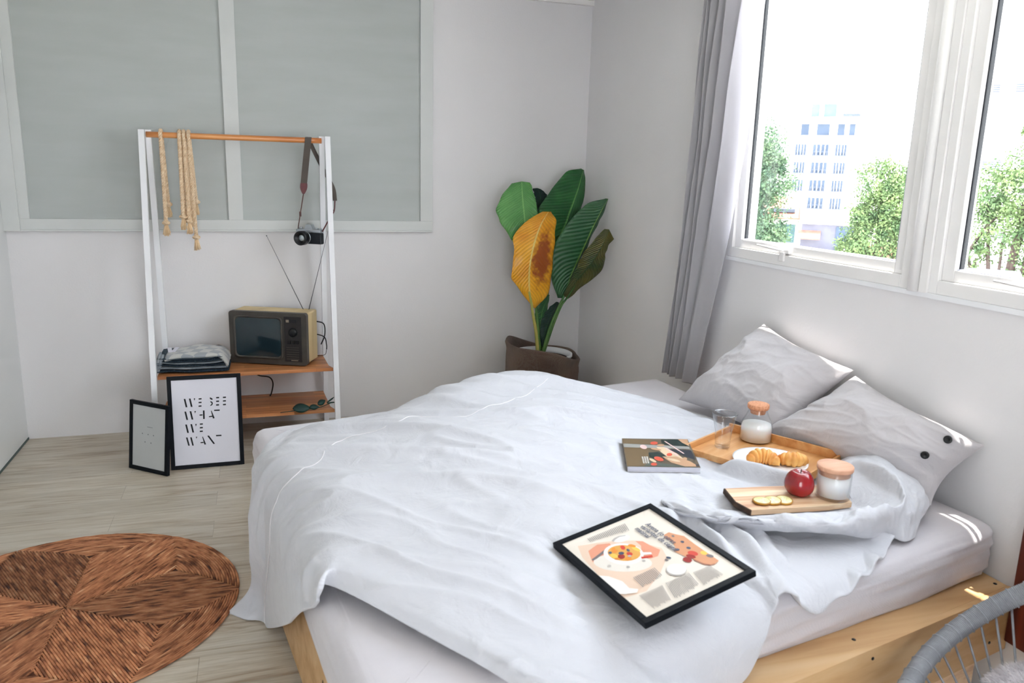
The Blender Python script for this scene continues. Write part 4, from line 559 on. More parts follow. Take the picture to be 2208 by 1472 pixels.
def side_dist(P, k):      # signed distance outside mattress edge k (positive = outside)
    a, q = MQ[k], MQ[(k + 1) % 4]; d = (q - a) / np.linalg.norm(q - a); nn = np.array([-d[1], d[0]])
    if ((cen - a) * nn).sum() > 0: nn = -nn
    return (P[..., :2] - a) @ nn, nn
def clear_mattress(P, gap=.040):
    """keep the cloth outside the mattress: pushed out radially round its top edge"""
    for k in (3, 2):                       # foot side, then near side
        others = np.ones(P.shape[:2], bool)
        for j in range(4):
            if j != k: others &= side_dist(P, j)[0] < gap
        d, nn = side_dist(P, k)
        vd = np.maximum(d + .20, 0); vz = np.maximum(P[..., 2] - .35, 0)
        f = ((vd / (.20 + gap)) ** 5 + (vz / .256) ** 5 + 1e-12) ** (-1 / 5)
        hit = others & (f > 1) & (d > -.20)
        nd = np.where(hit, vd * f - .20, d); nz = np.where(hit & (vz > 0), .35 + vz * f, P[..., 2])
        nd = np.where(hit & (vz <= 0), gap, nd)
        P[..., :2] += (nd - d)[..., None] * nn
        P[..., 2] = nz
    inside = np.ones(P.shape[:2], bool)
    for k in range(4): inside &= side_dist(P, k)[0] < -.20 if k in (2, 3) else side_dist(P, k)[0] < gap
    P[..., 2] = np.where(inside, np.maximum(P[..., 2], .606), P[..., 2])
    P[..., 2] = np.maximum(P[..., 2], .006)
    return P
PRESS = []   # (matrix of the resting thing, half x, half y) : the duvet gives way under these
def press(P, items):
    for Mx, hx, hy in items:
        inv = np.array(Mx.inverted()); q = P @ inv[:3, :3].T + inv[:3, 3]
        dx = np.maximum(np.abs(q[..., 0]) - hx, 0); dy = np.maximum(np.abs(q[..., 1]) - hy, 0); dd = np.hypot(dx, dy)
        lim = -.004 + dd * .55
        over = np.where(dd < .10, np.maximum(q[..., 2] - lim, 0), 0)
        P[..., 2] = P[..., 2] - over
    return P
RMAT = Matrix.Translation(Vector((-1.2684, -3.4577, .676))) @ Euler((R(10.6), R(.16), R(-81.76))).to_matrix().to_4x4()
MMAT = Matrix.Translation((-.8661, -2.7714, .655)) @ Euler((R(-1.3), R(-2.3), R(-22.6))).to_matrix().to_4x4()
TMAT = Matrix.Translation((-.50, -2.845, .647)) @ Matrix.Rotation(R(-62), 4, 'Z')
BMAT = Matrix.Translation((-.655, -3.205, .652)) @ Matrix.Rotation(R(-9), 4, 'Z')
PRESS = [(RMAT @ Matrix.Translation((0, 0, -.008)), .206, .158), (MMAT, .118, .15), (TMAT @ Matrix.Translation((0, .02, 0)), .215, .145), (BMAT, .19, .085)]
def duvet_main(ni=220, nj=150):
    P = smooth_table(DUVET, ni, nj); n = surf_normals(P)
    ca, sa = .80, -.60
    X, Y, Z = P[..., 0], P[..., 1], P[..., 2]
    u = X * ca + Y * sa; v = -X * sa + Y * ca
    warp = .10 * perlin(u * 1.3, v * 1.3, 5) + .03 * perlin(u * 4, v * 4, 15)
    def crease(a): return np.exp(-np.abs(a) * 9)
    d = .034 * perlin(u * .9, (v + warp) * 3.6, 1) + .020 * (crease(perlin(u * 1.0 + .3, (v + warp) * 4.2, 2)) - .4)
    d += .014 * (crease(perlin(u * 1.8 + 3, (v + warp) * 7.5, 7)) - .3) + .004 * perlin(u * 3, v * 13, 3) + .0016 * perlin(u * 22, v * 30, 4) + .0012 * perlin(u * 40, v * 40, 9)
    hang = np.clip((.60 - Z) / .3, 0, 1)
    d = d * (1 - .55 * hang) + hang * .010 * perlin(X * 3 + Y * 9, Z * 2.2, 12)
    w2 = np.exp(-(((X + .97) / .15) ** 2 + ((Y + 3.32) / .17) ** 2))
    d += w2 * .022 * np.sin((X * .95 - Y * .1) * 2 * np.pi / .07 + 3 * perlin(X * 4, Y * 4, 6))
    w3 = np.exp(-((df_front(P)) / .10) ** 2) * np.clip((X + 1.15) / .2, 0, 1)
    d += w3 * .014 * np.sin(X * 2 * np.pi / .12 + 5 * perlin(X * 3, Y * 3, 16))
    e = np.minimum(np.linspace(0, 1, ni)[:, None] * 8, 1) * np.ones(nj)
    P = P + n * (d * np.clip(e + .3, 0, 1))[..., None]
    P = clear_mattress(P)
    P = press(P, PRESS)
    inv = np.array(TMAT.inverted()); q = P @ inv[:3, :3].T + inv[:3, 3]      # a soft fold of the duvet lies over the tray's near rim
    win = 1 / (1 + np.exp(-(q[..., 0] + .06) / .022)) / (1 + np.exp((q[..., 0] - .25) / .015))
    fold = .600 + (.098 + .010 * perlin(q[..., 0] * 12, q[..., 1] * 12, 31)) * np.exp(-((q[..., 1] + .180) / .036) ** 2) * win
    P[..., 2] = np.where(fold > .606, np.maximum(P[..., 2], fold), P[..., 2])
    return clear_mattress(P, .040)
def df_front(P): return side_dist(P, 2)[0]
def duvet_roll(ni=130, nj=64):
    P = smooth_table(BUNCH, ni, nj); n = surf_normals(P)
    a = np.linspace(0, 1, ni)[:, None]; c = np.linspace(0, 1, nj)[None, :]
    d = .020 * perlin(a * 7 + c * 1.5, c * 1.6, 11) + .018 * perlin(a * 14 - c * 2, c * 2.5, 12) + .010 * perlin(a * 28 + c * 3, c * 5, 13) + .003 * perlin(a * 60, c * 16, 14)
    P = P + n * (d * np.sin(np.pi * c) ** .5)[..., None]
    P[..., 2] = np.maximum(P[..., 2], .586)
    return press(P, PRESS[3:])
def face_up(o):
    me = o.data
    if sum(p.normal.z for p in me.polygons) < 0:
        me.flip_normals()
duv = empty('duvet', (-1.2, -2.7, .58), label='white linen duvet rumpled across the bed and spilling to the floor', cat='duvet')
DG = duvet_main(); RG = duvet_roll()
b = MB(); b.grid([[tuple(p) for p in r] for r in DG.tolist()])
o = b.build('cover', M['duvet'], duv, world=True, fix=False); face_up(o); mod_solid(o, .010, -1); mod_sub(o, 1)
b = MB(); b.grid([[tuple(p) for p in r] for r in RG.tolist()])
o = b.build('bunched_fold', M['duvet'], duv, world=True, fix=False); face_up(o); mod_solid(o, .010, -1); mod_sub(o, 1)
b = MB(); sp = catm(SEAM, 260)
DV = DG.reshape(-1, 3)
def lift(p, h=.002):   # settle a point on the duvet surface
    dd = ((DV - np.array(p)) ** 2).sum(1); k = np.argsort(dd)[:6]
    w_ = 1 / (dd[k] + 1e-6); return (DV[k] * w_[:, None]).sum(0) / w_.sum()
sp2 = np.array([lift(p) for p in sp])
ker = np.ones(5) / 5
for c_ in range(3): sp2[2:-2, c_] = np.convolve(sp2[:, c_], ker, 'valid')
toc = np.array(cam_o.location) * 0
b.tube([(p[0] - .003 * max(0, (.55 - p[2]) * 3), p[1], p[2] + .0012) for p in sp2], .0016, 5)
b.build('seam', M['stitch'], duv, world=True)

# ------------------------------------------------------------------ pillows
def pillow_mesh(C4, T, seed, nu=90, nv=70, pinch=.17, wr=1.0):
    """C4 corner points in order; closed cushion surface"""
    C4 = [np.array(c, float) for c in C4]
    u = np.linspace(0, 1, nu)[:, None]; v = np.linspace(0, 1, nv)[None, :]
    # edges bow inwards between the corners
    uu = u + 0 * v; vv = v + 0 * u
    bow_u = pinch * np.sin(PI * uu) * (1 - 2 * vv) * np.abs(1 - 2 * vv) ** 1.5 * .5
    bow_v = pinch * np.sin(PI * vv) * (1 - 2 * uu) * np.abs(1 - 2 * uu) ** 1.5 * .5
    a = uu + bow_v * .6; c = vv + bow_u * .6
    a = a[..., None]; c = c[..., None]
    P = C4[0] * (1 - a) * (1 - c) + C4[1] * a * (1 - c) + C4[2] * a * c + C4[3] * (1 - a) * c
    nn = np.cross(C4[1] - C4[0], C4[3] - C4[0]); nn /= np.linalg.norm(nn)
    prof_ = (np.clip(1 - np.abs(2 * uu - 1) ** 2.6, 0, 1) * np.clip(1 - np.abs(2 * vv - 1) ** 2.6, 0, 1)) ** .62
    ang = np.arctan2(vv - .5, uu - .5); rad = np.hypot(uu - .5, vv - .5)
    edge = np.clip(rad * 2, 0, 1) ** 2
    cr_ = lambda a, k=8.: np.exp(-np.abs(a) * k)
    w1 = .018 * perlin(ang * 2.6, rad * 1.6, seed) * edge + .018 * perlin(uu * 1.8 + vv, vv * 3.2 - uu * 1.5, seed + 1) + .011 * (cr_(perlin(uu * 1.6 - vv * 1.0, vv * 3.4 + uu * 1.2, seed + 3), 6.) - .4) + .004 * (cr_(perlin(uu * 4 + vv * 2, vv * 7 - uu * 3, seed + 4)) - .3) + .002 * perlin(uu * 9, vv * 14 + uu * 5, seed + 2)
    fr = P + nn * (T * prof_ + wr * w1 * np.clip(prof_ * 3, 0, 1))[..., None]
    w2 = .010 * perlin(uu * 4, vv * 4, seed + 7)
    bk = P - nn * (T * .7 * prof_ + w2 * prof_)[..., None]
    return fr, bk
def add_pillow(name, C4, T, seed, m, label, group, **kw):
    fr, bk = pillow_mesh(C4, T, seed, **kw)
    base = np.array(C4).mean(0)
    e = empty(name, (base[0], base[1], .6), label=label, cat='pillow', group=group)
    b = MB()
    nu, nv = fr.shape[:2]
    vs_ = np.concatenate([fr.reshape(-1, 3), bk.reshape(-1, 3)]); ff = []
    o2 = nu * nv
    for i in range(nu - 1):
        for j in range(nv - 1):
            q = i * nv + j; ff.append((q, q + nv, q + nv + 1, q + 1)); ff.append((o2 + q, o2 + q + 1, o2 + q + nv + 1, o2 + q + nv))
    b.add([tuple(x) for x in vs_], ff)
    o = b.build('pillowcase', m, e, world=True, fix=False)
    bm = bmesh.new(); bm.from_mesh(o.data); bmesh.ops.remove_doubles(bm, verts=bm.verts[:], dist=.0006); bmesh.ops.recalc_face_normals(bm, faces=bm.faces[:]); bm.to_mesh(o.data); bm.free()
    o.data.polygons.foreach_set('use_smooth', [True] * len(o.data.polygons))
    mod_sub(o, 1)
    return e, fr, bk
P1 = [(-.36, -2.02, .612), (-.30, -2.66, .615), (-.045, -2.745, .915), (-.035, -2.16, .985)]
p1, f1, k1 = add_pillow('pillow', P1, .115, 21, M['pillow'], 'grey linen pillow leaning on the wall, one peaked corner, the one nearer the curtain', 'linen pillows')
P2 = [(-.34, -2.56, .615), (-.150, -3.255, .60), (-.035, -3.315, .815), (-.055, -2.76, .90)]
p2, f2, k2 = add_pillow('pillow', P2, .125, 41, M['pillow'], 'grey linen pillow with dark buttons on its open end behind the jar', 'linen pillows')
# buttons near the open end
def near_surf(fr, u, v, off):
    i = int(u * (fr.shape[0] - 1)); j = int(v * (fr.shape[1] - 1)); p = fr[i, j]
    i2 = min(i + 1, fr.shape[0] - 1); j2 = min(j + 1, fr.shape[1] - 1)
    nn = np.cross(fr[i2, j] - fr[i - 1, j], fr[i, j2] - fr[i, j - 1]); nn /= np.linalg.norm(nn)
    return p + nn * off, nn
for (u_, v_) in ((.90, .16), (.90, .50), (.91, .80)):
    p, nn = near_surf(f2, u_, v_, .003)
    q = Vector(nn).to_track_quat('Z', 'Y').to_matrix().to_4x4()
    b = MB(); b.lathe([(.0001, .001), (.005, .001), (.006, .003), (.012, .004), (.013, .001), (.012, -.002)], 16, M=Matrix.Translation(Vector(p)) @ q)
    b.build('button', M['leatherb'] if False else M['blackp'], p2, world=True)

# ------------------------------------------------------------------ curtain
cur = empty('curtain', (-.07, -1.75, .58), label='grey curtain gathered at the window edge, hanging down behind the pillows', cat='curtain')
b = MB(); rows = []
rn = 60; cn = 150
for k in range(rn):
    t = k / (rn - 1); z = 2.66 - t * (2.66 - .565)
    yl = np.interp(z, [.56, 1.19, 1.8, 2.355, 2.66], [-1.375, -1.452, -1.505, -1.536, -1.55])
    yr = np.interp(z, [.56, 1.23, 1.78, 2.28, 2.66], [-1.685, -1.835, -1.95, -1.985, -2.01])
    row = []
    for j in range(cn):
        s = j / (cn - 1)
        # left part deeply pleated, right third is a wide soft fall
        q = s
        A = (.034 - .012 * t) * (1 - .75 * max(0, (s - .58) / .42) ** .8)
        ph = s * 2 * PI * 7.2 + .5 * math.sin(z * 2 + s * 7)
        if s > .6: ph = .6 * 2 * PI * 7.2 + (s - .6) * 2 * PI * 2.6 + .5 * math.sin(z * 2 + s * 7)
        x = -.068 + A * math.sin(ph) + .006 * math.sin(z * 5 + s * 20)
        wid = s ** 1.25 if t > .3 else s ** (1.0 + .25 * t / .3)
        y = yl + (yr - yl) * wid + .006 * math.cos(ph)
        row.append((min(x, -.012), y, z))
    rows.append(row)
b.grid(rows); o = b.build('cloth', M['curtain'], cur, world=True); mod_solid(o, .0025, 0); mod_sub(o, 1)
for k in range(8):
    b = MB(); y = -1.55 - k * .06; a = [(-.07 + .016 * math.cos(w_ * PI / 8), y, 2.672 + .016 * math.sin(w_ * PI / 8)) for w_ in range(16)]
    b.tube(a, .003, 6, closed=True); b.build('ring', M['silver'], cur, world=True)
b = MB(); b.tube([(-.07, -1.30, 2.676), (-.07, -4.4, 2.676)], .011, 12); b.lathe([(.0001, -.02), (.02, 0), (.0001, .02)], 12, M=Matrix.Translation((-.07, -1.28, 2.676)))
for y in (-1.38, -4.3): b.box((-.075, y - .008, 2.668), (0, y + .008, 2.684))
tag(b.build('curtain_rod', M['silver']), 'thin metal curtain rod along the top of the window wall', 'curtain rod')
b = MB(); b.tube([(0, -1.02, 2.62), (-.02, -1.02, 2.615), (-.025, -1.02, 2.655), (-.012, -1.02, 2.66)], .004, 6)
tag(b.build('wall_hook', mat('brass_hook', srgb(200, 180, 130), .4, metal=.5)), 'small pale hook high on the wall beside the curtain', 'hook')

# ------------------------------------------------------------------ A-frame clothes rack
rack = empty('clothes_rack', (-2.26, -.27, 0), label='white A-frame clothes rack with a wooden rail and two wooden shelves', cat='clothes rack')
YT, ZT = -.20, 1.79
FYB, BYB = -.50, -.035
def legbox(x, yb, yt, w=.030, dpt=.034, zt=ZT):
    return [(x, yb - dpt / 2, 0), (x + w, yb - dpt / 2, 0), (x + w, yb + dpt / 2, 0), (x, yb + dpt / 2, 0),
            (x, yt - dpt / 2, zt), (x + w, yt - dpt / 2, zt), (x + w, yt + dpt / 2, zt), (x, yt + dpt / 2, zt)]
for x, xi in ((-2.752, -2.720), (-1.756, -1.788)):
    b = MB(); b.hexa(legbox(x, FYB, YT - .012)); b.build('leg', M['white'], rack, world=True)
    b = MB(); b.hexa(legbox(xi, BYB, YT + .010)); b.build('leg', M['white'], rack, world=True)
b = MB(); b.tube([(x, YT - .006, 1.765) for x in np.linspace(-2.715, -1.775, 12)], .016, 16); b.build('rail', M['rail'], rack, world=True)
def lerpy(z, yb, yt): return yb + (yt - yb) * z / ZT
for z, name in ((.425, 'shelf'), (.180, 'shelf')):
    yf = lerpy(z, FYB, YT - .012) + .012; yk = lerpy(z, BYB, YT + .01) + .01
    b = MB(); b.prism([(-2.718, yk), (-1.812, yk), (-1.758, yf), (-2.718, yf)] if False else [(-2.720, yf), (-1.757, yf), (-1.757 - .02, yf + .06), (-1.79, yk), (-2.720, yk)], z, z + .020)
    b.build(name, M['rubber'], rack, world=True)

# ------------------------------------------------------------------ old television
ta = R(24)
tv = empty('television', (-1.905, -.365, .4455), (0, 0, -ta), label='old portable television with dark screen on the upper rack shelf', cat='television')
# local frame: x to the right along the front, y back, z up ; origin at front right lower corner
TWd, THt, TD = .468, .318, .185
b = MB()
def shell(b, x0, x1, z0, z1, y0, y1, r, mi=0, inset=0):
    sec = []
    for y, s in ((y0, 0), (y1, inset)):
        pts = []
        for cx_, cz_, a0 in ((x1 - r - s, z1 - r - s, 0), (x0 + r + s, z1 - r - s, 90), (x0 + r + s, z0 + r + s, 180), (x1 - r - s, z0 + r + s, 270)):
            for k in range(5):
                a = R(a0 + k * 22.5); pts.append((cx_ + r * math.cos(a), y, cz_ + r * math.sin(a)))
        sec.append(pts)
    n = len(sec[0]); b.add(sec[0] + sec[1], [tuple(range(n)), tuple(range(2 * n - 1, n - 1, -1))] + [(i, n + i, n + (i + 1) % n, (i + 1) % n) for i in range(n)], mi, False)
TILT = R(0)
shell(b, -TWd, 0, .012, THt, .028, TD, .010)
b.build('casing', M['tvcream'], tv)
b = MB(); shell(b, -TWd - .004, .004, .006, THt + .003, -.004, .032, .016)
bez = b.build('bezel', M['tvbrown'], tv)
b = MB(); shell(b, -TWd + .03, -.03, .03, THt - .03, TD, TD + .05, .03, inset=.03); shell(b, -TWd + .1, -.12, .06, THt - .08, TD + .05, TD + .085, .03, inset=.03)
b.build('back_cover', M['tvbrown'], tv)
# screen surround + tube
def rrect(x0, x1, z0, z1, r, n=6):
    pts = []
    for cx_, cz_, a0 in ((x1 - r, z1 - r, 0), (x0 + r, z1 - r, 90), (x0 + r, z0 + r, 180), (x1 - r, z0 + r, 270)):
        for k in range(n + 1):
            a = R(a0 + k * 90 / n); pts.append((cx_ + r * math.cos(a), cz_ + r * math.sin(a)))
    return pts
def bulge(b, x0, x1, z0, z1, r, y, depth, mi=0):
    o0 = rrect(x0, x1, z0, z1, r); c = ((x0 + x1) / 2, (z0 + z1) / 2); N = len(o0); v = []; f = []
    K = 8
    for k in range(K):
        s = 1 - (k / K) ** 1.0 * 1.0
        dd = depth * (1 - s * s)
        v += [(c[0] + (p[0] - c[0]) * s, y - dd, c[1] + (p[1] - c[1]) * s) for p in o0]
    for k in range(K - 1):
        for i in range(N): f.append((k * N + i, k * N + (i + 1) % N, (k + 1) * N + (i + 1) % N, (k + 1) * N + i))
    v.append((c[0], y - depth, c[1]))
    for i in range(N): f.append(((K - 1) * N + i, (K - 1) * N + (i + 1) % N, len(v) - 1))
    b.add(v, f, mi)
sx0, sx1, sz0, sz1 = -TWd + .030, -.150, .046, THt - .028
b = MB()
oo = rrect(sx0 - .006, sx1 + .008, sz0 - .008, sz1 + .006, .026); oi = rrect(sx0 + .006, sx1 - .004, sz0 + .006, sz1 - .006, .024)
N = len(oo); v = [(p[0], -.004, p[1]) for p in oo] + [(p[0], -.010, p[1]) for p in oo] + [(p[0], -.006, p[1]) for p in oi] + [(p[0], -.001, p[1]) for p in oi]
b.add(v, [(k * N + i, k * N + (i + 1) % N, (k + 1) * N + (i + 1) % N, (k + 1) * N + i) for k in range(3) for i in range(N)])
b.build('screen_surround', M['tvbrown'], tv)
b = MB(); bulge(b, sx0 + .004, sx1 - .002, sz0 + .004, sz1 - .004, .03, -.0045, .006); b.build('screen', M['screen'], tv)
cp = MB(); cp.box((-.132, -.007, .026), (-.026, -.003, THt - .018), bev=.002); cp_o = cp.build('control_panel', M['tvdark'], tv)
b = MB(); b.box((-.118, -.0095, THt - .052), (-.100, -.006, THt - .036), bev=.001); b.build('badge', M['tvmetal'], cp_o)
b = MB(); b.box((-.096, -.0085, THt - .054), (-.052, -.006, THt - .033)); b.build('display_window', M['knob'], cp_o)
b = MB(); b.lathe([(.027, 0), (.026, .008), (.020, .016), (.018, .017), (.0001, .017)], 24, M=Matrix.Translation((-.076, -.007, THt - .112)) @ Matrix.Rotation(R(90), 4, 'X')); b.build('dial', M['knob'], cp_o)
for k in range(3):
    b = MB(); b.box((-.112 + k * .026, -.012, THt - .182), (-.092 + k * .026, -.006, THt - .160), bev=.002); b.build('button', M['knob'], cp_o)
b = MB()
for k in range(6): b.box((-.120, -.0085, .042 + k * .014), (-.044, -.006, .046 + k * .014))
b.build('speaker_slats', M['tvbrown'], cp_o)
b = MB(); b.box((-.092, -.0085, .034), (-.050, -.0065, .038)); b.build('name_strip', M['tvmetal'], cp_o)
for fx, fy in ((-TWd + .02, .03), (-.06, .03), (-TWd + .02, .13), (-.06, .13)):
    b = MB(); b.box((fx, fy, 0), (fx + .04, fy + .035, .014)); b.build('foot', M['blackp'], tv)
for tip, bx in (((-2.104, -.25, 1.215), -.075), ((-1.721, -.25, 1.366), -.04)):
    tl = mw(tv).inverted() @ Vector(tip); a0 = Vector((bx, TD - .02, THt - .002))
    b = MB(); b.tube([a0, a0.lerp(tl, .5), tl], [.0022, .0016, .0011], 6); b.lathe([(.0001, -.004), (.0042, 0), (.0001, .004)], 10, M=Matrix.Translation(tl)); b.build('antenna', M['antenna'], tv)
b = MB()
b.tube(catm([(-.02, TD + .02, .24), (.03, TD + .04, .22), (.035, TD + .04, .15), (.01, TD + .04, .09)], 20), .004, 6)
b.tube(catm([(-.02, TD + .02, .16), (.035, TD + .03, .14), (.045, TD + .04, .09), (.045, TD + .04, .06)], 20), .0035, 6)
b.tube(catm([(.045, TD + .04, .06), (.040, TD + .02, .03), (-.01, TD + .02, .02)], 14), .0018, 6)
b.build('cable', M['blackp'], tv)
b = MB()
b.tube(catm([(-2.35, -.10, .50), (-2.40, -.12, .545), (-2.47, -.14, .53)], 14), .0035, 6)
tag(b.build('aerial_lead', M['blackp']), 'black lead arching from the television onto the folded blanket', 'cord')
b = MB()
b.tube(catm([(-2.29, -.30, .4205), (-2.22, -.31, .418), (-2.16, -.29, .42)], 10), .004, 6)
b.tube(catm([(-2.21, -.30, .418), (-2.18, -.22, .37), (-2.12, -.16, .34), (-2.10, -.12, .29), (-2.11, -.10, .225), (-2.12, -.1, .203)], 24), .004, 6)
tag(b.build('power_cord', M['blackp']), 'thin black power cord dropping from the upper shelf to the lower one', 'cord')

# ------------------------------------------------------------------ folded blanket
def blanket_mat():
    m = mat('checked_wool', (.2, .2, .2, 1), .95, sheen=.4, bump=.001, bscale=300)
    nt = m.node_tree; n = nt.nodes; l = nt.links; b_ = n['Principled BSDF']
    tc = n.new('ShaderNodeTexCoord'); mp = n.new('ShaderNodeMapping'); mp.inputs['Rotation'].default_value = (0, 0, R(24)); mp.inputs['Scale'].default_value = (1, 1.0, .0)
    ck = n.new('ShaderNodeTexChecker'); ck.inputs['Scale'].default_value = 17
    ck.inputs['Color1'].default_value = srgb(150, 154, 160); ck.inputs['Color2'].default_value = srgb(190, 190, 186)
    l.new(tc.outputs['Object'], mp.inputs[0]); l.new(mp.outputs[0], ck.inputs[0]); l.new(ck.outputs[0], b_.inputs['Base Color']); return m
M['check'] = blanket_mat()
M['navy'] = mat('navy_binding', srgb(34, 50, 64), .95, srgb(96, 118, 128), 120, contrast=(.55, .75), bump=.001, bscale=200)
M['greyw'] = mat('grey_wool', srgb(150, 156, 162), .95, srgb(120, 130, 138), 26)
bl = empty('folded_blanket', (-2.53, -.26, .4455), (0, 0, R(-2)), label='folded grey checked blanket with navy edges beside the television', cat='blanket')
b = MB()
L_ = .385; D_ = .27
def layer(b, z, th, x0, x1, y0, y1, mi, seed, amp=.006, nx=40, ny=16):
    top = []; bot = []
    for i in range(nx + 1):
        ra, rb = [], []
        for j in range(ny + 1):
            s = i / nx; t = j / ny
            x = x0 + (x1 - x0) * s; y = y0 + (y1 - y0) * t
            e = max(0, 1 - (abs(2 * s - 1)) ** 8) ** .5 * max(0.0, 1 - abs(2 * t - 1) ** 8) ** .5
            w = amp * math.sin(s * 6.5 + seed) + amp * .6 * math.sin(s * 11 + t * 3 + seed * 2)
            ra.append((x, y + .004 * math.sin(s * 9 + seed), z + w + th / 2 * e)); rb.append((x, y + .004 * math.sin(s * 9 + seed), z + w - th / 2 * e))
        top.append(ra); bot.append(rb)
    b.grid(top, mi); b.grid(bot, mi)
specs = [(.011, .022, 1, 0), (.030, .020, 2, .4), (.046, .016, 1, .8), (.060, .014, 2, 1.0), (.072, .016, 1, 1.2), (.086, .014, 1, 1.4)]
for k, (z, th, mi, sd) in enumerate(specs):
    layer(b, z, th, -L_ / 2 + .006 * (k % 2), L_ / 2 - .012 * (k > 2) - .004 * k, -D_ / 2 - .002 * (k % 2), D_ / 2, mi, sd, .003 if k < 2 else .005)
b.build('folded_layers', [M['check'], M['navy'], M['greyw']], bl)
b = MB(); P_ = []
for i in range(41):
    s = i / 40; row = []
    for j in range(21):
        t = j / 20; x = -L_ / 2 + .045 + (L_ - .045) * s
        z = .094 + .030 * math.sin(min(s * 1.6, 1) * PI * .5) * (1 - .55 * s) + .004 * math.sin(s * 9 + t * 4) - .055 * max(0, (s - .82) / .18) ** 2
        z -= .012 * max(0, (abs(t - .5) - .38) / .12) ** 2
        row.append((x, -D_ / 2 + D_ * t, z))
    P_.append(row)
b.grid(P_); o = b.build('top_fold', M['check'], bl); mod_solid(o, .014, -1)
b = MB()
for (x, y, a) in ((-.125, -.06, .2), (-.098, -.055, -.3)):
    b.box((-.011, -.03, -.001), (.011, .03, .001), M=Matrix.Translation((x, y, .126)) @ Matrix.Rotation(a, 4, 'Z') @ Matrix.Rotation(R(14), 4, 'X'))
b.build('care_label', M['paper'], bl)
b = MB()
for k in range(2):
    a = []
    for i in range(16):
        t = i / 15; a.append((-L_ / 2 - .004 + .03 * t + k * .012, -D_ / 2 + .02, .01 + .115 * t ** .8 * (1 - .1 * k)))
    b.tube(a, [.018 - .008 * abs(2 * i / 15 - 1) for i in range(16)], 8, flat=.7)
b.build('rolled_edge', M['greyw'], bl)

# ------------------------------------------------------------------ picture frames
def print_mat(name, c, rough=.6): return mat('ink_' + name, c, rough)
def make_frame(name, W_, H_, th, stile, pos, rot, label, paper, glossy=True):
    """local: x right, y up, z out of the picture; origin at centre of lower edge"""
    e = empty(name, pos, rot, label=label, cat='picture frame')
    b = MB(); hx = W_ / 2
    b.box((-hx, 0, -th / 2), (-hx + stile, H_, th / 2), bev=.0015); b.box((hx - stile, 0, -th / 2), (hx, H_, th / 2), bev=.0015)
    b.box((-hx + stile, 0, -th / 2), (hx - stile, stile, th / 2), bev=.0015); b.box((-hx + stile, H_ - stile, -th / 2), (hx - stile, H_, th / 2), bev=.0015)
    b.box((-hx + stile, stile, -th / 2), (hx - stile, H_ - stile, -th / 2 + .003))
    b.build('moulding', M['black'], e)
    b = MB(); b.box((-hx + stile - .001, stile - .001, 0), (hx - stile + .001, H_ - stile + .001, th / 2 - .005)); b.build('print', paper, e)
    return e
# lettered poster, nearly upright on the floor in front of the rack
PW, PH, PS = .372, .505, .021
fr1 = make_frame('picture_frame', PW, PH, .018, PS, (-2.461, -.725, .0005), (R(83), 0, R(0)), 'black framed poster of broken black lettering on the floor against the rack', M['paper'])
def uvp(W_, H_, s_, u, v, z): return (-W_ / 2 + s_ + u * (W_ - 2 * s_), s_ + v * (H_ - 2 * s_), z)
for lo_, hi_, ua, ub in ((.66, .9, 0, .5), (.66, .9, .5, 1), (.52, .66, 0, 1), (.36, .52, 0, 1), (.1, .36, 0, 1)):
    b = MB()
    for poly in POSTER:
        if lo_ <= sum(v for u, v in poly) / len(poly) < hi_ and ua <= poly[0][0] < ub: b.add([uvp(PW, PH, PS, u, v, .0045) for u, v in poly], [tuple(range(len(poly)))], 0, False)
    if b.v: b.build('lettering', M['ink'], fr1, fix=False)
b = MB(); b.box((-.03, .02, -.012), (.03, .33, -.009)); b.hexa([(-.03, 0.01, -.09), (.03, 0.01, -.09), (.03, .0, -.085), (-.03, .0, -.085), (-.02, .33, -.012), (.02, .33, -.012), (.02, .33, -.009), (-.02, .33, -.009)]); b.build('easel_back', M['black'], fr1)
# small dotted print
fr2 = make_frame('picture_frame', .276, .375, .018, .021, (-2.7575, -.722, .0005), (R(84), 0, R(-41.3)), 'small black frame with a pale dotted print, leftmost on the floor', M['paperg'])
zz = .0045
dot_ink = mat('grey_ink', srgb(90, 96, 100), .6)
for u, v in ((.30, .545), (.475, .545), (.64, .545), (.385, .415), (.565, .415)):
    b = MB(); p = uvp(.276, .375, .021, u, v, zz); b.add([(p[0] + .0032 * math.cos(a * PI / 5), p[1] + .0036 * math.sin(a * PI / 5), zz) for a in range(10)], [tuple(range(10))], 0, False); b.build('printed_dot', dot_ink, fr2, fix=False)
b = MB(); p0 = uvp(.276, .375, .021, .44, .664, zz); b.add([p0, (p0[0] + .04, p0[1] + .0, zz), (p0[0] + .04, p0[1] + .002, zz), (p0[0], p0[1] + .002, zz)], [(0, 1, 2, 3)], 0, False)
b.build('printed_line', dot_ink, fr2, fix=False)
b = MB(); b.hexa([(-.03, 0.01, -.07), (.03, 0.01, -.07), (.03, .0, -.065), (-.03, .0, -.065), (-.02, .25, -.012), (.02, .25, -.012), (.02, .25, -.009), (-.02, .25, -.009)]); b.build('easel_back', M['black'], fr2)

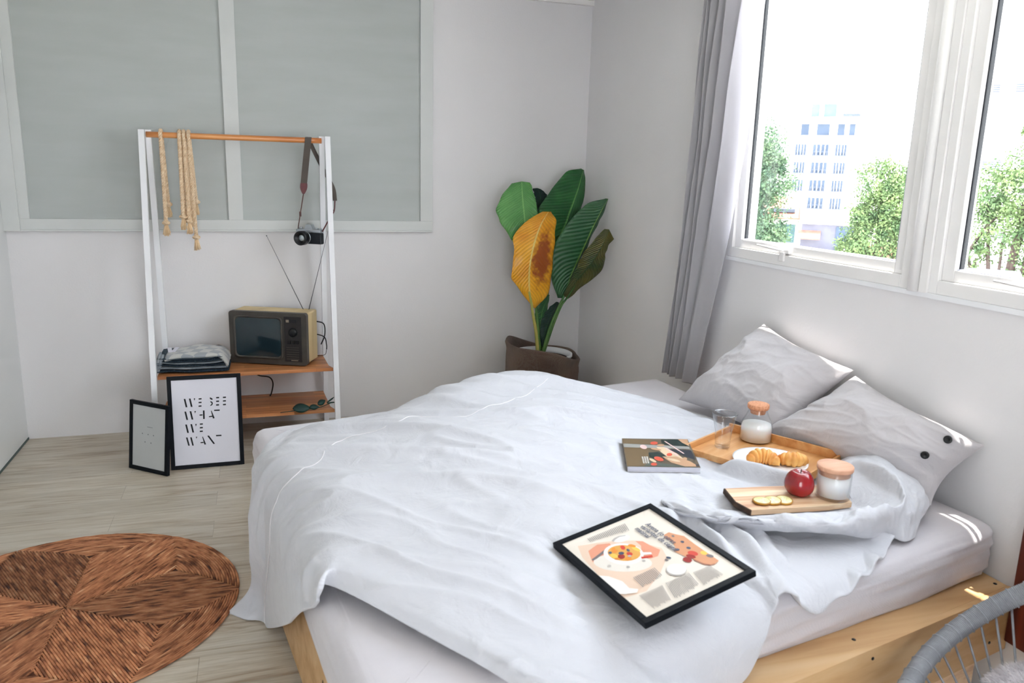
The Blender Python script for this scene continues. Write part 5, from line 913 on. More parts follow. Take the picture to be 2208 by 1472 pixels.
# recipe page lying on the duvet
RC = (-1.2684, -3.4577, .676); RROT = (R(10.6), R(.16), R(-81.76)); RW, RH, RS = .412, .316, .0165
RM = Matrix.Translation(Vector(RC)) @ Euler(RROT).to_matrix().to_4x4() @ Matrix.Translation((0, -RH / 2, 0))
fr3 = make_frame('picture_frame', RW, RH, .016, RS, tuple(RM.translation), RROT, 'black framed recipe page lying flat on the duvet', mat('cream_page', srgb(222, 212, 200), .35, srgb(228, 220, 210), 5))
rcols = dict(peach=srgb(222, 196, 176), salmon=srgb(218, 150, 124), plate=srgb(222, 216, 208), bowl=srgb(232, 228, 224), steel=srgb(118, 110, 112), granola=srgb(214, 160, 84), red=srgb(200, 70, 56),
             blue=srgb(74, 84, 104), yellow=srgb(230, 190, 90), wood=srgb(206, 148, 112), woodedge=srgb(160, 104, 84), grey=srgb(176, 170, 166), ink=srgb(110, 106, 108), darkred=srgb(150, 44, 40), milk=srgb(222, 220, 218), orange=srgb(222, 140, 56))
rm = [print_mat(c, rcols[c], .4) for c in RCOL]
b = MB()
for k, (ci, poly) in enumerate(RECIPE):
    z = .0032 + k * .00004
    pts = [(min(max(u, 0.005), .995), min(max(v, .005), .995)) for u, v in poly]
    b.add([uvp(RW, RH, RS, u, v, z) for u, v in pts], [tuple(range(len(pts)))], ci, False)
b.build('food_photo', rm, fr3, fix=False)
text_ink = mat('text_ink', srgb(146, 140, 138), .6)
for q, n in BLOCKS:
    b = MB()
    A_, B_, C_, D2 = [Vector((q[i], q[i + 1])) for i in (0, 2, 4, 6)]
    for k in range(n):
        t0 = k / n; t1 = (k + .42) / n
        a0, a1 = A_.lerp(D2, t0), A_.lerp(D2, t1); b0, b1 = B_.lerp(C_, t0), B_.lerp(C_, t1)
        s_ = random.Random(k * 7 + n).uniform(.86, 1.0)
        b0 = a0.lerp(b0, s_); b1 = a1.lerp(b1, s_)
        b.add([uvp(RW, RH, RS, p.x, p.y, .0056) for p in (a0, b0, b1, a1)], [(0, 1, 2, 3)], 0, False)
    b.build('body_text', text_ink, fr3, fix=False)
def text_mesh(name, s, size, M4, m, parent, ext=.0002, shear=0, align='LEFT'):
    cu = bpy.data.curves.new(name, 'FONT'); cu.body = s; cu.size = size; cu.extrude = ext; cu.align_x = align; cu.offset = size * .012; cu.shear = shear; cu.resolution_u = 3
    to = bpy.data.objects.new(name, cu); col.objects.link(to)
    bpy.context.view_layer.update()
    me = bpy.data.meshes.new_from_object(to.evaluated_get(bpy.context.evaluated_depsgraph_get()))
    bpy.data.objects.remove(to); me.transform(M4); me.materials.clear(); me.materials.append(m)
    me.name = name
    o = bpy.data.objects.new(name, me); col.objects.link(o); o.parent = parent; return o
hd = mat('heading_ink', srgb(96, 98, 112), .6)
for k, (s, u, v) in enumerate((('Avena (o otras', .165, .788), ('variantes de cereal', .165, .728), ('matinal', .165, .668))):
    p = uvp(RW, RH, RS, u, v, .0058); text_mesh('heading', s, .0215, Matrix.Translation(p) @ Matrix.Diagonal((.93, 1, 1, 1)), hd, fr3)

# ------------------------------------------------------------------ magazine
MCn = (-.8661, -2.7714, .668); MWd, MHt = .235, .300
mg = empty('magazine', (-.8661, -2.7714, .655), (R(-1.3), R(-2.3), R(-22.6)), label='thick food magazine with a dark cover lying on the duvet', cat='magazine')
b = MB()
for k in range(7): b.box((-MWd / 2 + .001 * (k % 2), -MHt / 2 + .0007 * (k % 3), .0026 * k), (MWd / 2 - .0006 * (k % 3), MHt / 2 - .001, .0026 * k + .0022))
b.build('pages', M['paper'], mg)
b = MB(); b.box((-MWd / 2 - .001, -MHt / 2 - .001, .0182), (MWd / 2 + .001, MHt / 2, .0188)); b.box((-MWd / 2 - .0016, -MHt / 2 - .001, -.0006), (-MWd / 2 - .001, MHt / 2, .0188)); b.box((-MWd / 2 - .001, -MHt / 2 - .001, -.0006), (MWd / 2 + .001, MHt / 2, -.0001))
cov = b.build('cover', mat('cover_base', srgb(104, 92, 74), .3, srgb(92, 82, 68), 8), mg)
mcol = dict(olive=srgb(112, 92, 64), darkg=srgb(18, 42, 38), greyb=srgb(150, 150, 146), redm=srgb(206, 84, 62), cream=srgb(214, 190, 160), white=srgb(224, 222, 218), tan=srgb(190, 150, 118), pinkm=srgb(222, 190, 186), darkm=srgb(44, 48, 58), greenm=srgb(84, 92, 84))
mm_ = [print_mat('m_' + c, mcol[c], .3) for c in MCOL]
b = MB()
for k, (ci, poly) in enumerate(MAG):
    b.add([(-MWd / 2 + min(max(u, 0), 1) * MWd, -MHt / 2 + min(max(v, 0), 1) * MHt, .0191 + k * .00004) for u, v in poly], [tuple(range(len(poly)))], ci, False)
b.build('cover_photo', mm_, cov, fix=False)
b = MB(); b.box((-MWd / 2 - .0022, -.09, .004), (-MWd / 2 - .0016, -.075, .010)); b.build('spine_mark', M['ink'], mg)

# ------------------------------------------------------------------ breakfast tray
TA = R(-62)
TC = Vector((-.50, -2.845, .647))
tray = empty('serving_tray', tuple(TC), (0, 0, TA), label='bamboo serving tray on the bed in front of the grey pillows', cat='tray')
TL, TS = .43, .33   # long (local x) and short side
b = MB(); b.box((-TL / 2, -TS / 2, 0), (TL / 2, TS / 2, .008)); b.build('base', M['traywood'], tray)
for k, (lo, hi) in enumerate((((-TL / 2, TS / 2 - .008, .008), (TL / 2, TS / 2, .040)), ((-TL / 2, -TS / 2, .008), (TL / 2, -TS / 2 + .008, .022)), ((-TL / 2, -TS / 2 + .008, .008), (-TL / 2 + .008, TS / 2 - .008, .030)), ((TL / 2 - .008, -TS / 2 + .008, .008), (TL / 2, TS / 2 - .008, .030)))):
    b = MB(); b.box(lo, hi, bev=.0012); b.build('side', M['traywood'], tray)
def on_tray(x, y): return Vector((x, y, TC.z + .0085))
# carafe of milk
CP = on_tray(-.425, -2.700)
cf = empty('milk_bottle', tuple(CP), label='glass bottle half full of milk with a cork stopper on the tray', cat='bottle')
out_ = [(.0001, .0), (.052, 0), (.058, .006), (.058, .05), (.053, .075), (.040, .10), (.034, .118), (.035, .128)]
b = MB(); b.lathe(out_ + [(.033, .128), (.032, .118), (.038, .098), (.051, .073), (.0555, .05), (.0555, .008), (.0001, .004)], 40, cap=False); b.build('glass', M['thinglass'], cf)
b = MB(); b.lathe([(.0001, .005), (.0545, .006), (.0548, .05), (.0515, .066), (.0001, .066)], 40); b.build('milk', M['milk'], cf)
b = MB(); b.lathe([(.0001, .105), (.026, .105), (.030, .122), (.036, .123), (.039, .128), (.039, .140), (.037, .142), (.0001, .142)], 36); b.build('stopper', M['cork'], cf)
# drinking glass
gl = empty('drinking_glass', tuple(on_tray(-.590, -2.735)), label='empty clear glass flared at the rim on the left end of the tray', cat='glass')
b = MB(); b.lathe([(.0001, 0), (.024, 0), (.027, .003), (.030, .06), (.044, .125), (.0455, .126), (.0445, .128), (.0425, .125), (.0285, .06), (.025, .012), (.0001, .010)], 40, cap=False)
b.build('bowl', M['thinglass'], gl)
b = MB(); b.tube([(.0440 * math.cos(a * PI / 24), .0440 * math.sin(a * PI / 24), .1265) for a in range(48)], .0011, 6, closed=True); b.build('rim', glassm('rim_glass', (.80, .81, .84, 1), .2), gl)
# plate, croissants
PLc = on_tray(-.525, -2.925)
pl = empty('plate', tuple(PLc), label='round white plate holding two croissants on the tray', cat='plate')
b = MB(); b.lathe([(.0001, 0), (.075, 0), (.08, .003), (.118, .012), (.124, .014), (.124, .0165), (.116, .0145), (.08, .007), (.0001, .006)], 56, cap=False); b.build('dish', M['ceramic'], pl)
def croissant(loc, rz, L, label, seed):
    e = empty('croissant', loc, (0, 0, rz), label=label, cat='croissant', group='croissants on the plate')
    b = MB(); P_ = []
    N1, N2 = 64, 22
    for i in range(N1):
        s = i / (N1 - 1); a = (s - .5) * 1.9
        c = Vector((math.sin(a) * L * .52, (1 - math.cos(a)) * L * .55, 0))
        t = Vector((math.cos(a), math.sin(a), 0)); nn = Vector((-t.y, t.x, 0))
        env = max(.0, 1 - abs(2 * s - 1) ** 2.1) ** .55
        seg = (s * 7) % 1.0
        step = .84 + .20 * (1 - abs(2 * seg - 1) ** 2) 
        step *= 1.0 - .06 * (seg > .86)
        r = L * .25 * env * step + .0015
        row = []
        for k in range(N2):
            w = 2 * PI * k / N2; rr = r * (1 + .04 * math.sin(3 * w + s * 20 + seed))
            zc = L * .225 * .9
            z = zc + rr * math.sin(w) * .9
            z = max(z, .0008 + .003 * (1 - env))
            off = math.cos(w) * rr
            row.append(tuple(c + nn * off + t * (.012 * math.sin(w) * (s - .5)) + Vector((0, 0, z - zc * (1 - env) * .8))))
        P_.append([(p[0], p[1], max(p[2], .0006)) for p in row])
    b.grid(P_, closed_v=True)
    b.add([P_[0][k] for k in range(N2)], [tuple(range(N2))]); b.add([P_[-1][k] for k in range(N2)], [tuple(range(N2))])
    o = b.build('pastry', M['croissant'], e); mod_sub(o, 1)
croissant((PLc.x - .030, PLc.y - .000, PLc.z + .007), R(150), .115, 'golden croissant on the plate, the one with its notched tip towards the glass', 1)
croissant((PLc.x + .055, PLc.y - .050, PLc.z + .007), R(-25), .110, 'golden croissant on the plate, the rounder one nearer the pillows', 4)

# ------------------------------------------------------------------ cutting board and food
BA = R(-9)
BC = Vector((-.655, -3.205, .652))
bd = empty('cutting_board', tuple(BC), (0, R(0), BA), label='live-edge wooden cutting board with apple and fruit slices on the duvet', cat='cutting board')
outl = [(-.175, .078), (-.05, .082), (.10, .078), (.165, .070), (.178, .0), (.165, -.060), (.08, -.074), (-.04, -.078), (-.165, -.082), (-.185, -.02)]
b = MB(); b.prism(outl, 0, .016); b.build('slab', M['board_w'], bd)
b = MB(); b.hexa([(-.176, .079, 0), (-.186, -.02, 0), (-.190, -.02, .0), (-.180, .081, 0), (-.1752, .0783, .0165), (-.1852, -.02, .0165), (-.189, -.02, .0155), (-.179, .080, .0155)])
b.hexa([(-.186, -.02, 0), (-.166, -.083, 0), (-.169, -.086, 0), (-.190, -.02, 0), (-.1852, -.02, .0165), (-.1652, -.0825, .0165), (-.168, -.085, .0155), (-.189, -.02, .0155)])
b.build('bark_edge', M['bark'], bd)
def on_board(x, y): return Vector((x, y, BC.z + .0165))
AP = on_board(-.620, -3.197)
ap_ = empty('apple', tuple(AP), label='shiny red apple standing on the cutting board', cat='apple')
b = MB()
prof_a = []
for k in range(25):
    t = k / 24 * PI; r = .042 * math.sin(t) ** .82 * (1 + .10 * math.cos(t - .5)); z = .042 - .044 * math.cos(t) * (1.0 - .32 * math.exp(-((PI - t) / .42) ** 2) - .16 * math.exp(-(t / .4) ** 2))
    prof_a.append((max(r, .0002), z))
zm = min(z for r, z in prof_a)
b.lathe([(r, z - zm) for r, z in prof_a], 40, fn=lambda p, a, k: (p[0] * (1 + .025 * math.cos(5 * a)), p[1] * (1 + .025 * math.cos(5 * a)), p[2] + .0012 * math.cos(5 * a) * (p[2] < .02)))
b.build('fruit', M['apple'], ap_)
b = MB(); b.tube([(0, 0, .058), (.001, .001, .070), (.004, .002, .080)], [.0016, .0014, .002], 6); b.build('stalk', M['bark'], ap_)
JP = on_board(-.532, -3.240)
jr = empty('candle_jar', tuple(JP), label='glass jar of white cream with a wooden lid on the right end of the board', cat='jar')
b = MB(); b.lathe([(.0001, 0), (.047, 0), (.050, .004), (.050, .086), (.048, .088), (.047, .086), (.047, .010), (.0001, .008)], 44, cap=False); b.build('glass', M['thinglass'], jr)
b = MB(); b.lathe([(.0001, .009), (.0465, .0095), (.0465, .070), (.0001, .070)], 40); b.build('contents', M['wax'], jr)
b = MB(); b.lathe([(.0001, .073), (.0462, .073), (.0462, .0885), (.0515, .089), (.0525, .092), (.0525, .101), (.051, .103), (.0001, .103)], 44); b.build('lid', M['woodlid'], jr)
sl0 = None
for k, (x, y, rz) in enumerate(((-.770, -3.222, 0), (-.737, -3.228, .4), (-.702, -3.234, .8))):
    lab = ('round pale fruit slice lying flat, leftmost of the three on the board', 'round pale fruit slice in the middle of the three on the board', 'round pale fruit slice of the three nearest the apple')[k]
    e = empty('fruit_slice', tuple(on_board(x, y) + Vector((0, 0, .0012 + .0 * k))), (R(0), R((0, -5, -5)[k]), rz), label=lab, cat='fruit slice', group='fruit slices on the board')
    b = MB(); b.lathe([(.0001, .0005), (.0255, .0005), (.027, .003), (.0262, .0062), (.0235, .0066)], 28, cap=False); b.build('peel', M['lemonrind'], e)
    b = MB(); b.lathe([(.0238, .0058), (.0225, .0070), (.0001, .0070)], 28, cap=False); b.build('flesh', M['lemon'], e)
    b = MB()
    for q in range(6):
        a = q * PI / 3; b.lathe([(.0001, .0076), (.0016, .0074), (.0022, .0068)], 8, M=Matrix.Translation((.009 * math.cos(a), .009 * math.sin(a), 0)))
    b.build('seeds', M['seed'], e)

# ------------------------------------------------------------------ ropes on the rail
def rope_obj(x, zf, zb, yfo, ybo, label, tas_f=True, tas_b=True, dx=.0, lean=0):
    e = empty('rope', (x, YT, 1.7), label=label, cat='rope', group='cotton ropes hung over the rail')
    rr = .0105
    path = []
    nF = 40
    for k in range(nF): t = k / (nF - 1); z = zf + (1.765 - zf) * t; path.append((x + lean * (1 - t), YT - .006 - .0245 - yfo * (1 - t), z))
    for k in range(1, 8): a = PI * k / 8; path.append((x, YT - .006 - .0245 * math.cos(a), 1.765 + .0245 * math.sin(a)))
    for k in range(nF): t = k / (nF - 1); z = 1.765 - (1.765 - zb) * t; path.append((x + dx * t, YT - .006 + .0245 + ybo * t, z))
    P_ = catm(path, 300)
    dP = np.gradient(P_, axis=0); dP /= np.linalg.norm(dP, axis=1, keepdims=True)
    s = np.concatenate([[0], np.cumsum(np.linalg.norm(np.diff(P_, axis=0), axis=1))])
    ref = np.array([1.0, 0, 0]); n1 = np.cross(dP, ref); n1 /= np.linalg.norm(n1, axis=1, keepdims=True); n2 = np.cross(dP, n1)
    b = MB()
    for q in range(3):
        ph = s * 2 * PI / .042 + q * 2 * PI / 3
        S = P_ + n1 * (np.cos(ph) * rr * .5)[:, None] + n2 * (np.sin(ph) * rr * .5)[:, None]
        b.tube([tuple(p) for p in S], rr * .58, 6)
    b.build('cord', M['rope'], e, world=True)
    for ok, p in ((tas_f, P_[0]), (tas_b, P_[-1])):
        if not ok: continue
        b = MB(); b.lathe([(.0001, -.016), (.012, -.012), (.016, -.004), (.016, .004), (.012, .012), (.0001, .016)], 12, M=Matrix.Translation(Vector(p)) @ Matrix.Rotation(.5, 4, 'X'), fn=lambda q, a, k: (q[0] * (1 + .15 * math.sin(3 * a)), q[1], q[2]))
        b.tube([(p[0] + .016 * math.cos(a), p[1] + .016 * math.sin(a), p[2] + .004 * math.sin(a * 2)) for a in np.linspace(0, 2 * PI, 20)[:-1]], .006, 6, closed=True)
        b.build('knot', M['rope'], e, world=True)
        rs = random.Random(int(abs(p[0]) * 1000)); b = MB()
        for q in range(60):
            a = rs.uniform(0, 2 * PI); r0 = rs.uniform(0, .008); r1 = r0 * rs.uniform(1.3, 2.5) + .003; h = rs.uniform(.055, .075)
            b.tube([(p[0] + r0 * math.cos(a), p[1] + r0 * math.sin(a), p[2] - .008), (p[0] + r1 * .7 * math.cos(a), p[1] + r1 * .7 * math.sin(a), p[2] - .035), (p[0] + r1 * math.cos(a), p[1] + r1 * math.sin(a), p[2] - h)], .0018, 4)
        b.build('tassel', M['tassel'], e, world=True)
rope_obj(-2.640, 1.285, 1.385, .01, .01, 'beige twisted rope over the rail, hanging alone nearest the left post', dx=.012, lean=.0)
rope_obj(-2.545, 1.320, 1.36, .012, .01, 'beige twisted rope over the rail, first of the close trio, shortest ending', dx=.0, lean=-.004)
rope_obj(-2.522, 1.295, 1.33, .01, .012, 'beige twisted rope over the rail, middle one of the close trio', dx=.012, lean=.004)
rope_obj(-2.498, 1.205, 1.40, .012, .012, 'beige twisted rope over the rail whose tassel hangs lowest', dx=.018, lean=.012)

# ------------------------------------------------------------------ film camera on its strap
YC = -.245
fc = empty('film_camera', (-1.86, YC, 1.17), label='silver and black film camera hanging by a canvas strap from the rail', cat='camera')
cz = R(-34)
CMt = Matrix.Translation((-1.858, YC - .01, 1.168)) @ Matrix.Rotation(cz, 4, 'Z')
CMt = CMt @ Matrix.Scale(1.2, 4)
b = MB(); b.box((-.068, -.016, 0), (.068, .016, .055), bev=.006, M=CMt); b.build('body', M['camblk'], fc, world=True)
b = MB(); b.box((-.068, -.0165, .055), (.068, .0165, .072), bev=.004, M=CMt)
b.prism([(-.024, 0), (.024, 0), (.013, .024), (-.013, .024)], -.014, .014, M=CMt @ Matrix.Translation((0, 0, .071)) @ Matrix.Rotation(R(90), 4, 'X'))
b.lathe([(.011, 0), (.011, .009), (.0001, .009)], 16, M=CMt @ Matrix.Translation((-.050, 0, .072))); b.lathe([(.008, 0), (.008, .007), (.0001, .007)], 16, M=CMt @ Matrix.Translation((.035, 0, .072))); b.lathe([(.009, 0), (.009, .006), (.0001, .006)], 16, M=CMt @ Matrix.Translation((.055, 0, .072)))
b.build('top_plate', M['silver'], fc, world=True)
b = MB(); LM = CMt @ Matrix.Translation((-.020, -.016, .030)) @ Matrix.Rotation(R(90), 4, 'X')
b.lathe([(.031, 0), (.031, .012), (.035, .014), (.035, .044), (.033, .048), (.027, .048), (.022, .040), (.015, .034)], 32, M=LM, cap=False)
ln = b.build('lens', M['blackp'], fc, world=True)
b = MB(); b.lathe([(.017, .030), (.010, .034), (.0001, .035)], 24, M=LM, cap=False); b.build('glass', M['lens'], ln, world=False) if False else None
o = b.build('glass', M['lens'], None); 
inv = mw(fc).inverted()
o.data.transform(inv); o.parent = ln
b = MB(); b.lathe([(.0325, .0), (.0325, .003), (.030, .003)], 32, M=LM, cap=False); b.build('lens_mount', M['silver'], fc, world=True)
def band(b, pts, widths, wdir, th=.0016, mi=0):
    v = []; n = len(pts)
    for i, p in enumerate(pts):
        p = Vector(p); t = Vector(pts[min(i + 1, n - 1)]) - Vector(pts[max(i - 1, 0)]); t.normalize()
        wd = Vector(wdir[i] if isinstance(wdir, list) else wdir).normalized(); nn = t.cross(wd).normalized(); w_ = widths[i] if hasattr(widths, '__len__') else widths
        for a, c in ((-1, -1), (1, -1), (1, 1), (-1, 1)): v.append(tuple(p + wd * (a * w_ / 2) + nn * (c * th / 2)))
    f = []
    for i in range(n - 1):
        for k in range(4): f.append((i * 4 + k, (i + 1) * 4 + k, (i + 1) * 4 + (k + 1) % 4, i * 4 + (k + 1) % 4))
    f += [(0, 1, 2, 3), tuple((n - 1) * 4 + k for k in (3, 2, 1, 0))]
    b.add(v, f, mi, False)
XS = -1.848
lugL = CMt @ Vector((-.068, 0, .062)); lugR = CMt @ Vector((.068, 0, .062))
fl = [(XS, YT - .006, 1.7835), (XS - .002, YT - .018, 1.779), (XS - .004, YT - .026, 1.764), (XS - .018, YT - .034, 1.66), (XS - .036, YT - .045, 1.52)]
b = MB(); band(b, [tuple(p) for p in catm(fl, 20)], .037, (1, 0, 0)); b.build('strap', M['strap'], fc, world=True)
st0 = Vector(fl[-1])
b = MB(); band(b, [tuple(st0.lerp(st0 + Vector((-.004, 0, -.062)), k / 5)) for k in range(6)], [.038, .041, .041, .036, .026, .012], (1, 0, 0), .003); b.build('leather_tab', M['leather'], fc, world=True)
b = MB(); b.tube([tuple((st0 + Vector((-.004, 0, -.06))).lerp(lugL, k / 6)) for k in range(7)], .0030, 6); mid = (st0 + Vector((-.004, 0, -.06))).lerp(lugL, .55)
b.box((mid.x - .006, mid.y - .004, mid.z - .014), (mid.x + .006, mid.y + .004, mid.z + .014), bev=.001)
b.build('thin_strap', M['leatherb'], fc, world=True)
bkp = [(XS, YT - .006, 1.7835), (XS + .004, YT + .008, 1.779), (XS + .006, YT + .016, 1.764), (XS + .035, YT + .03, 1.70), (-1.765, YT + .03, 1.60), (-1.715, YT + .01, 1.50), (-1.705, YT - .01, 1.42)]
b = MB(); band(b, [tuple(p) for p in catm(bkp, 40)], .034, (.75, .6, 0)); b.build('strap', M['strap'], fc, world=True)
s1 = Vector(bkp[-1])
b = MB(); b.tube(catm([tuple(s1), (-1.712, YT - .02, 1.36), tuple(lugR.lerp(s1, .5) + Vector((.012, -.005, 0))), tuple(lugR)], 20), .0038, 6)
mid = lugR.lerp(s1, .52) + Vector((.010, 0, 0)); b.box((mid.x - .007, mid.y - .006, mid.z - .014), (mid.x + .007, mid.y + .006, mid.z + .014), bev=.001)
b.build('thin_strap', M['leather'], fc, world=True)

# ------------------------------------------------------------------ eucalyptus sprig on the lower shelf
sp_ = empty('leaf_sprig', (-1.90, -.46, .2005), label='sprig of dark green leaves lying on the lower rack shelf', cat='leaf sprig')
b = MB(); b.tube(catm([(-2.07, -.475, .204), (-1.95, -.47, .212), (-1.85, -.46, .216), (-1.78, -.45, .235)], 20), .0022, 6); b.build('stem', M['euca'], sp_, world=True)
def leaf_blob(c, L, W_, rz, rx, m, par, ry=0, name='leaf'):
    b = MB(); P_ = []
    for i in range(12):
        t = i / 11; w = W_ * math.sin(PI * min(t * 1.02, 1)) ** .7 * (1 - .25 * t)
        P_.append([(t * L, w * s, .006 * (1 - s * s) - .01 * t * t) for s in (-1, -.6, 0, .6, 1)])
    b.grid(P_); Mx = Matrix.Translation(c) @ Euler((rx, ry, rz)).to_matrix().to_4x4()
    b.v = [tuple(Mx @ Vector(p)) for p in b.v]
    o = b.build(name, m, par, world=True); mod_solid(o, .0012, 0); return o
leaf_blob((-2.00, -.47, .222), .105, .034, .1, R(50), M['euca'], sp_)
leaf_blob((-1.905, -.465, .222), .06, .020, .15, R(55), M['euca'], sp_)
leaf_blob((-1.855, -.455, .232), .06, .020, .5, R(60), M['euca'], sp_, ry=R(-20))
leaf_blob((-1.80, -.45, .238), .055, .006, .4, R(30), M['euca'], sp_, ry=R(-35))
leaf_blob((-1.80, -.45, .234), .05, .005, .0, R(30), M['euca'], sp_, ry=R(-12))

# ------------------------------------------------------------------ corner plant
PX, PY = -.405, -.36
pt = empty('potted_plant', (PX, PY, 0), label='broad-leaved plant with one yellow leaf in a burlap-wrapped pot in the corner', cat='plant')
def sackfn(p, a, k):
    r = math.hypot(p[0], p[1]); z = p[2]
    wob = 1 + .018 * math.sin(a * 5 + z * 9) + .012 * math.sin(a * 9 - z * 14) * (.4 + z) + .02 * math.sin(a * 3 + 1) + .006 * math.sin(a * 17 + z * 40)
    dz = 0
    dz = (-.22 * p[0] + .014 * math.sin(a * 3 + .5)) * min(1, max(0, (z - .30) / .16))
    return (r * wob * math.cos(a), r * wob * math.sin(a), z + dz)
prs = [(.20, 0), (.222, .03), (.232, .10), (.236, .18), (.238, .26), (.240, .32), (.242, .37), (.240, .41), (.238, .44), (.242, .465), (.246, .485), (.238, .497), (.224, .490), (.218, .46), (.214, .42)]
b = MB(); b.lathe(prs, 72, fn=sackfn, cap=False, M=None)
b.v = [(x + 0, y, z) for x, y, z in b.v]
o = b.build('burlap_wrap', M['burlap'], pt)
b = MB(); b.lathe([(.15, .05), (.185, .40), (.190, .445), (.198, .447), (.198, .462), (.186, .462), (.182, .43)], 40, cap=False); b.build('inner_pot', M['white'], pt)
b = MB(); b.lathe([(.0001, .43), (.183, .425)], 40, cap=False); b.build('soil', M['soil'], pt)

def leaf_mat(name, ca, cb, rib, spot=None):
    m = mat(name, ca, .38, cb, 7, (1, 1, 1), spec=.5, coat=.15)
    nt = m.node_tree; n = nt.nodes; l = nt.links; b_ = n['Principled BSDF']
    src = b_.inputs['Base Color'].links[0].from_socket
    uv = n.new('ShaderNodeUVMap'); uv.uv_map = 'leafuv'; sx = n.new('ShaderNodeSeparateXYZ'); l.new(uv.outputs[0], sx.inputs[0])
    # side veins: bands slanting away from the midrib; u in [-1,1] across, v along
    ab = n.new('ShaderNodeMath'); ab.operation = 'ABSOLUTE'; l.new(sx.outputs[0], ab.inputs[0])
    cmb = n.new('ShaderNodeMath'); cmb.operation = 'MULTIPLY_ADD'; cmb.inputs[1].default_value = .22; l.new(ab.outputs[0], cmb.inputs[0]); l.new(sx.outputs[1], cmb.inputs[2])
    fq = n.new('ShaderNodeMath'); fq.operation = 'MULTIPLY'; fq.inputs[1].default_value = 150; l.new(cmb.outputs[0], fq.inputs[0])
    sn = n.new('ShaderNodeMath'); sn.operation = 'SINE'; l.new(fq.outputs[0], sn.inputs[0])
    bp = n.new('ShaderNodeBump'); bp.inputs['Distance'].default_value = .0012; l.new(sn.outputs[0], bp.inputs['Height']); l.new(bp.outputs[0], b_.inputs['Normal'])
    mr = n.new('ShaderNodeMapRange'); mr.inputs['From Min'].default_value = -1; mr.inputs['From Max'].default_value = 1; mr.inputs['To Min'].default_value = .86; mr.inputs['To Max'].default_value = 1.05; l.new(sn.outputs[0], mr.inputs[0])
    mx = n.new('ShaderNodeMix'); mx.data_type = 'RGBA'; mx.blend_type = 'MULTIPLY'; mx.inputs[0].default_value = 1; l.new(src, mx.inputs[6]); l.new(mr.outputs[0], mx.inputs[7]); last = mx.outputs[2]
    if spot:
        nz_ = n.new('ShaderNodeTexNoise'); nz_.inputs['Scale'].default_value = 5; nz_.inputs['Detail'].default_value = 6
        mp_ = n.new('ShaderNodeMapping'); mp_.inputs['Scale'].default_value = (.8, 3.2, 1); l.new(uv.outputs[0], mp_.inputs[0]); l.new(mp_.outputs[0], nz_.inputs[0])
        # brown on the right half, mid length
        d1 = n.new('ShaderNodeVectorMath'); d1.operation = 'DISTANCE'; mpd = n.new('ShaderNodeMapping'); mpd.inputs['Scale'].default_value = (1, 1.7, 0); l.new(uv.outputs[0], mpd.inputs[0]); l.new(mpd.outputs[0], d1.inputs[0]); d1.inputs[1].default_value = (.48, .50 * 1.7, 0)
        a_ = n.new('ShaderNodeMath'); a_.operation = 'MULTIPLY_ADD'; a_.inputs[1].default_value = -1.35; a_.inputs[2].default_value = .66; l.new(d1.outputs['Value'], a_.inputs[0])
        s2 = n.new('ShaderNodeMath'); s2.operation = 'ADD'; l.new(a_.outputs[0], s2.inputs[0]); l.new(nz_.outputs[0], s2.inputs[1])
        cr = n.new('ShaderNodeValToRGB'); cr.color_ramp.elements[0].position = .52; cr.color_ramp.elements[0].color = (0, 0, 0, 1); cr.color_ramp.elements[1].position = .80; cr.color_ramp.elements[1].color = (1, 1, 1, 1); l.new(s2.outputs[0], cr.inputs[0])
        mb = n.new('ShaderNodeMix'); mb.data_type = 'RGBA'; l.new(cr.outputs[0], mb.inputs[0]); l.new(last, mb.inputs[6]); mb.inputs[7].default_value = spot; last = mb.outputs[2]
    cr = n.new('ShaderNodeValToRGB'); cr.color_ramp.elements[0].position = .02; cr.color_ramp.elements[0].color = (1, 1, 1, 1); cr.color_ramp.elements[1].position = .055; cr.color_ramp.elements[1].color = (0, 0, 0, 1); l.new(ab.outputs[0], cr.inputs[0])
    mc = n.new('ShaderNodeMix'); mc.data_type = 'RGBA'; l.new(cr.outputs[0], mc.inputs[0]); l.new(last, mc.inputs[6]); mc.inputs[7].default_value = rib
    l.new(mc.outputs[2], b_.inputs['Base Color'])
    return m
def leaf3(name, rib, left, right, m, ribd, edged=(0, 0), n=40, ruff=.004, seed=0, label=None):
    """rib/left/right: lists of (x,z) in the corner plane; ribd: y depth along; edged: extra y of the edges"""
    A_ = catm([(x, z) for x, z in rib], n); Lf = catm(left, n); Rt = catm(right, n); D_ = np.interp(np.linspace(0, 1, n), np.linspace(0, 1, len(ribd)), ribd)
    K = 9; P_ = []; UV = []
    for i in range(n):
        t = i / (n - 1); row = []; ur = []
        for k in range(-K, K + 1):
            s = k / K; e = Lf[i] if s < 0 else Rt[i]; q = abs(s)
            x = A_[i][0] + (e[0] - A_[i][0]) * q; z = A_[i][1] + (e[1] - A_[i][1]) * q
            ed = edged[0] if s < 0 else edged[1]
            y = D_[i] + ed * q ** 1.4 + ruff * q * q * math.sin(t * 34 + seed + (3 if s > 0 else 0)) 
            x += ruff * .6 * q * q * math.sin(t * 27 + seed * 2)
            row.append((x, y, z)); ur.append((s, t))
        P_.append(row); UV.append(ur)
    b = MB(); b.grid(P_); o = b.build(name, m, pt, world=True)
    uvl = o.data.uv_layers.new(name='leafuv')
    flat = [c for r in UV for c in r]
    for lp in o.data.loops: uvl.data[lp.index].uv = flat[lp.vertex_index]
    mod_solid(o, .0012, 0)
    if label: o['label'] = label
    return o
G1 = leaf_mat('leaf_green', srgb(30, 84, 44), srgb(44, 104, 52), srgb(100, 156, 84))
G2 = leaf_mat('leaf_light_green', srgb(72, 138, 70), srgb(96, 158, 84), srgb(120, 176, 100))
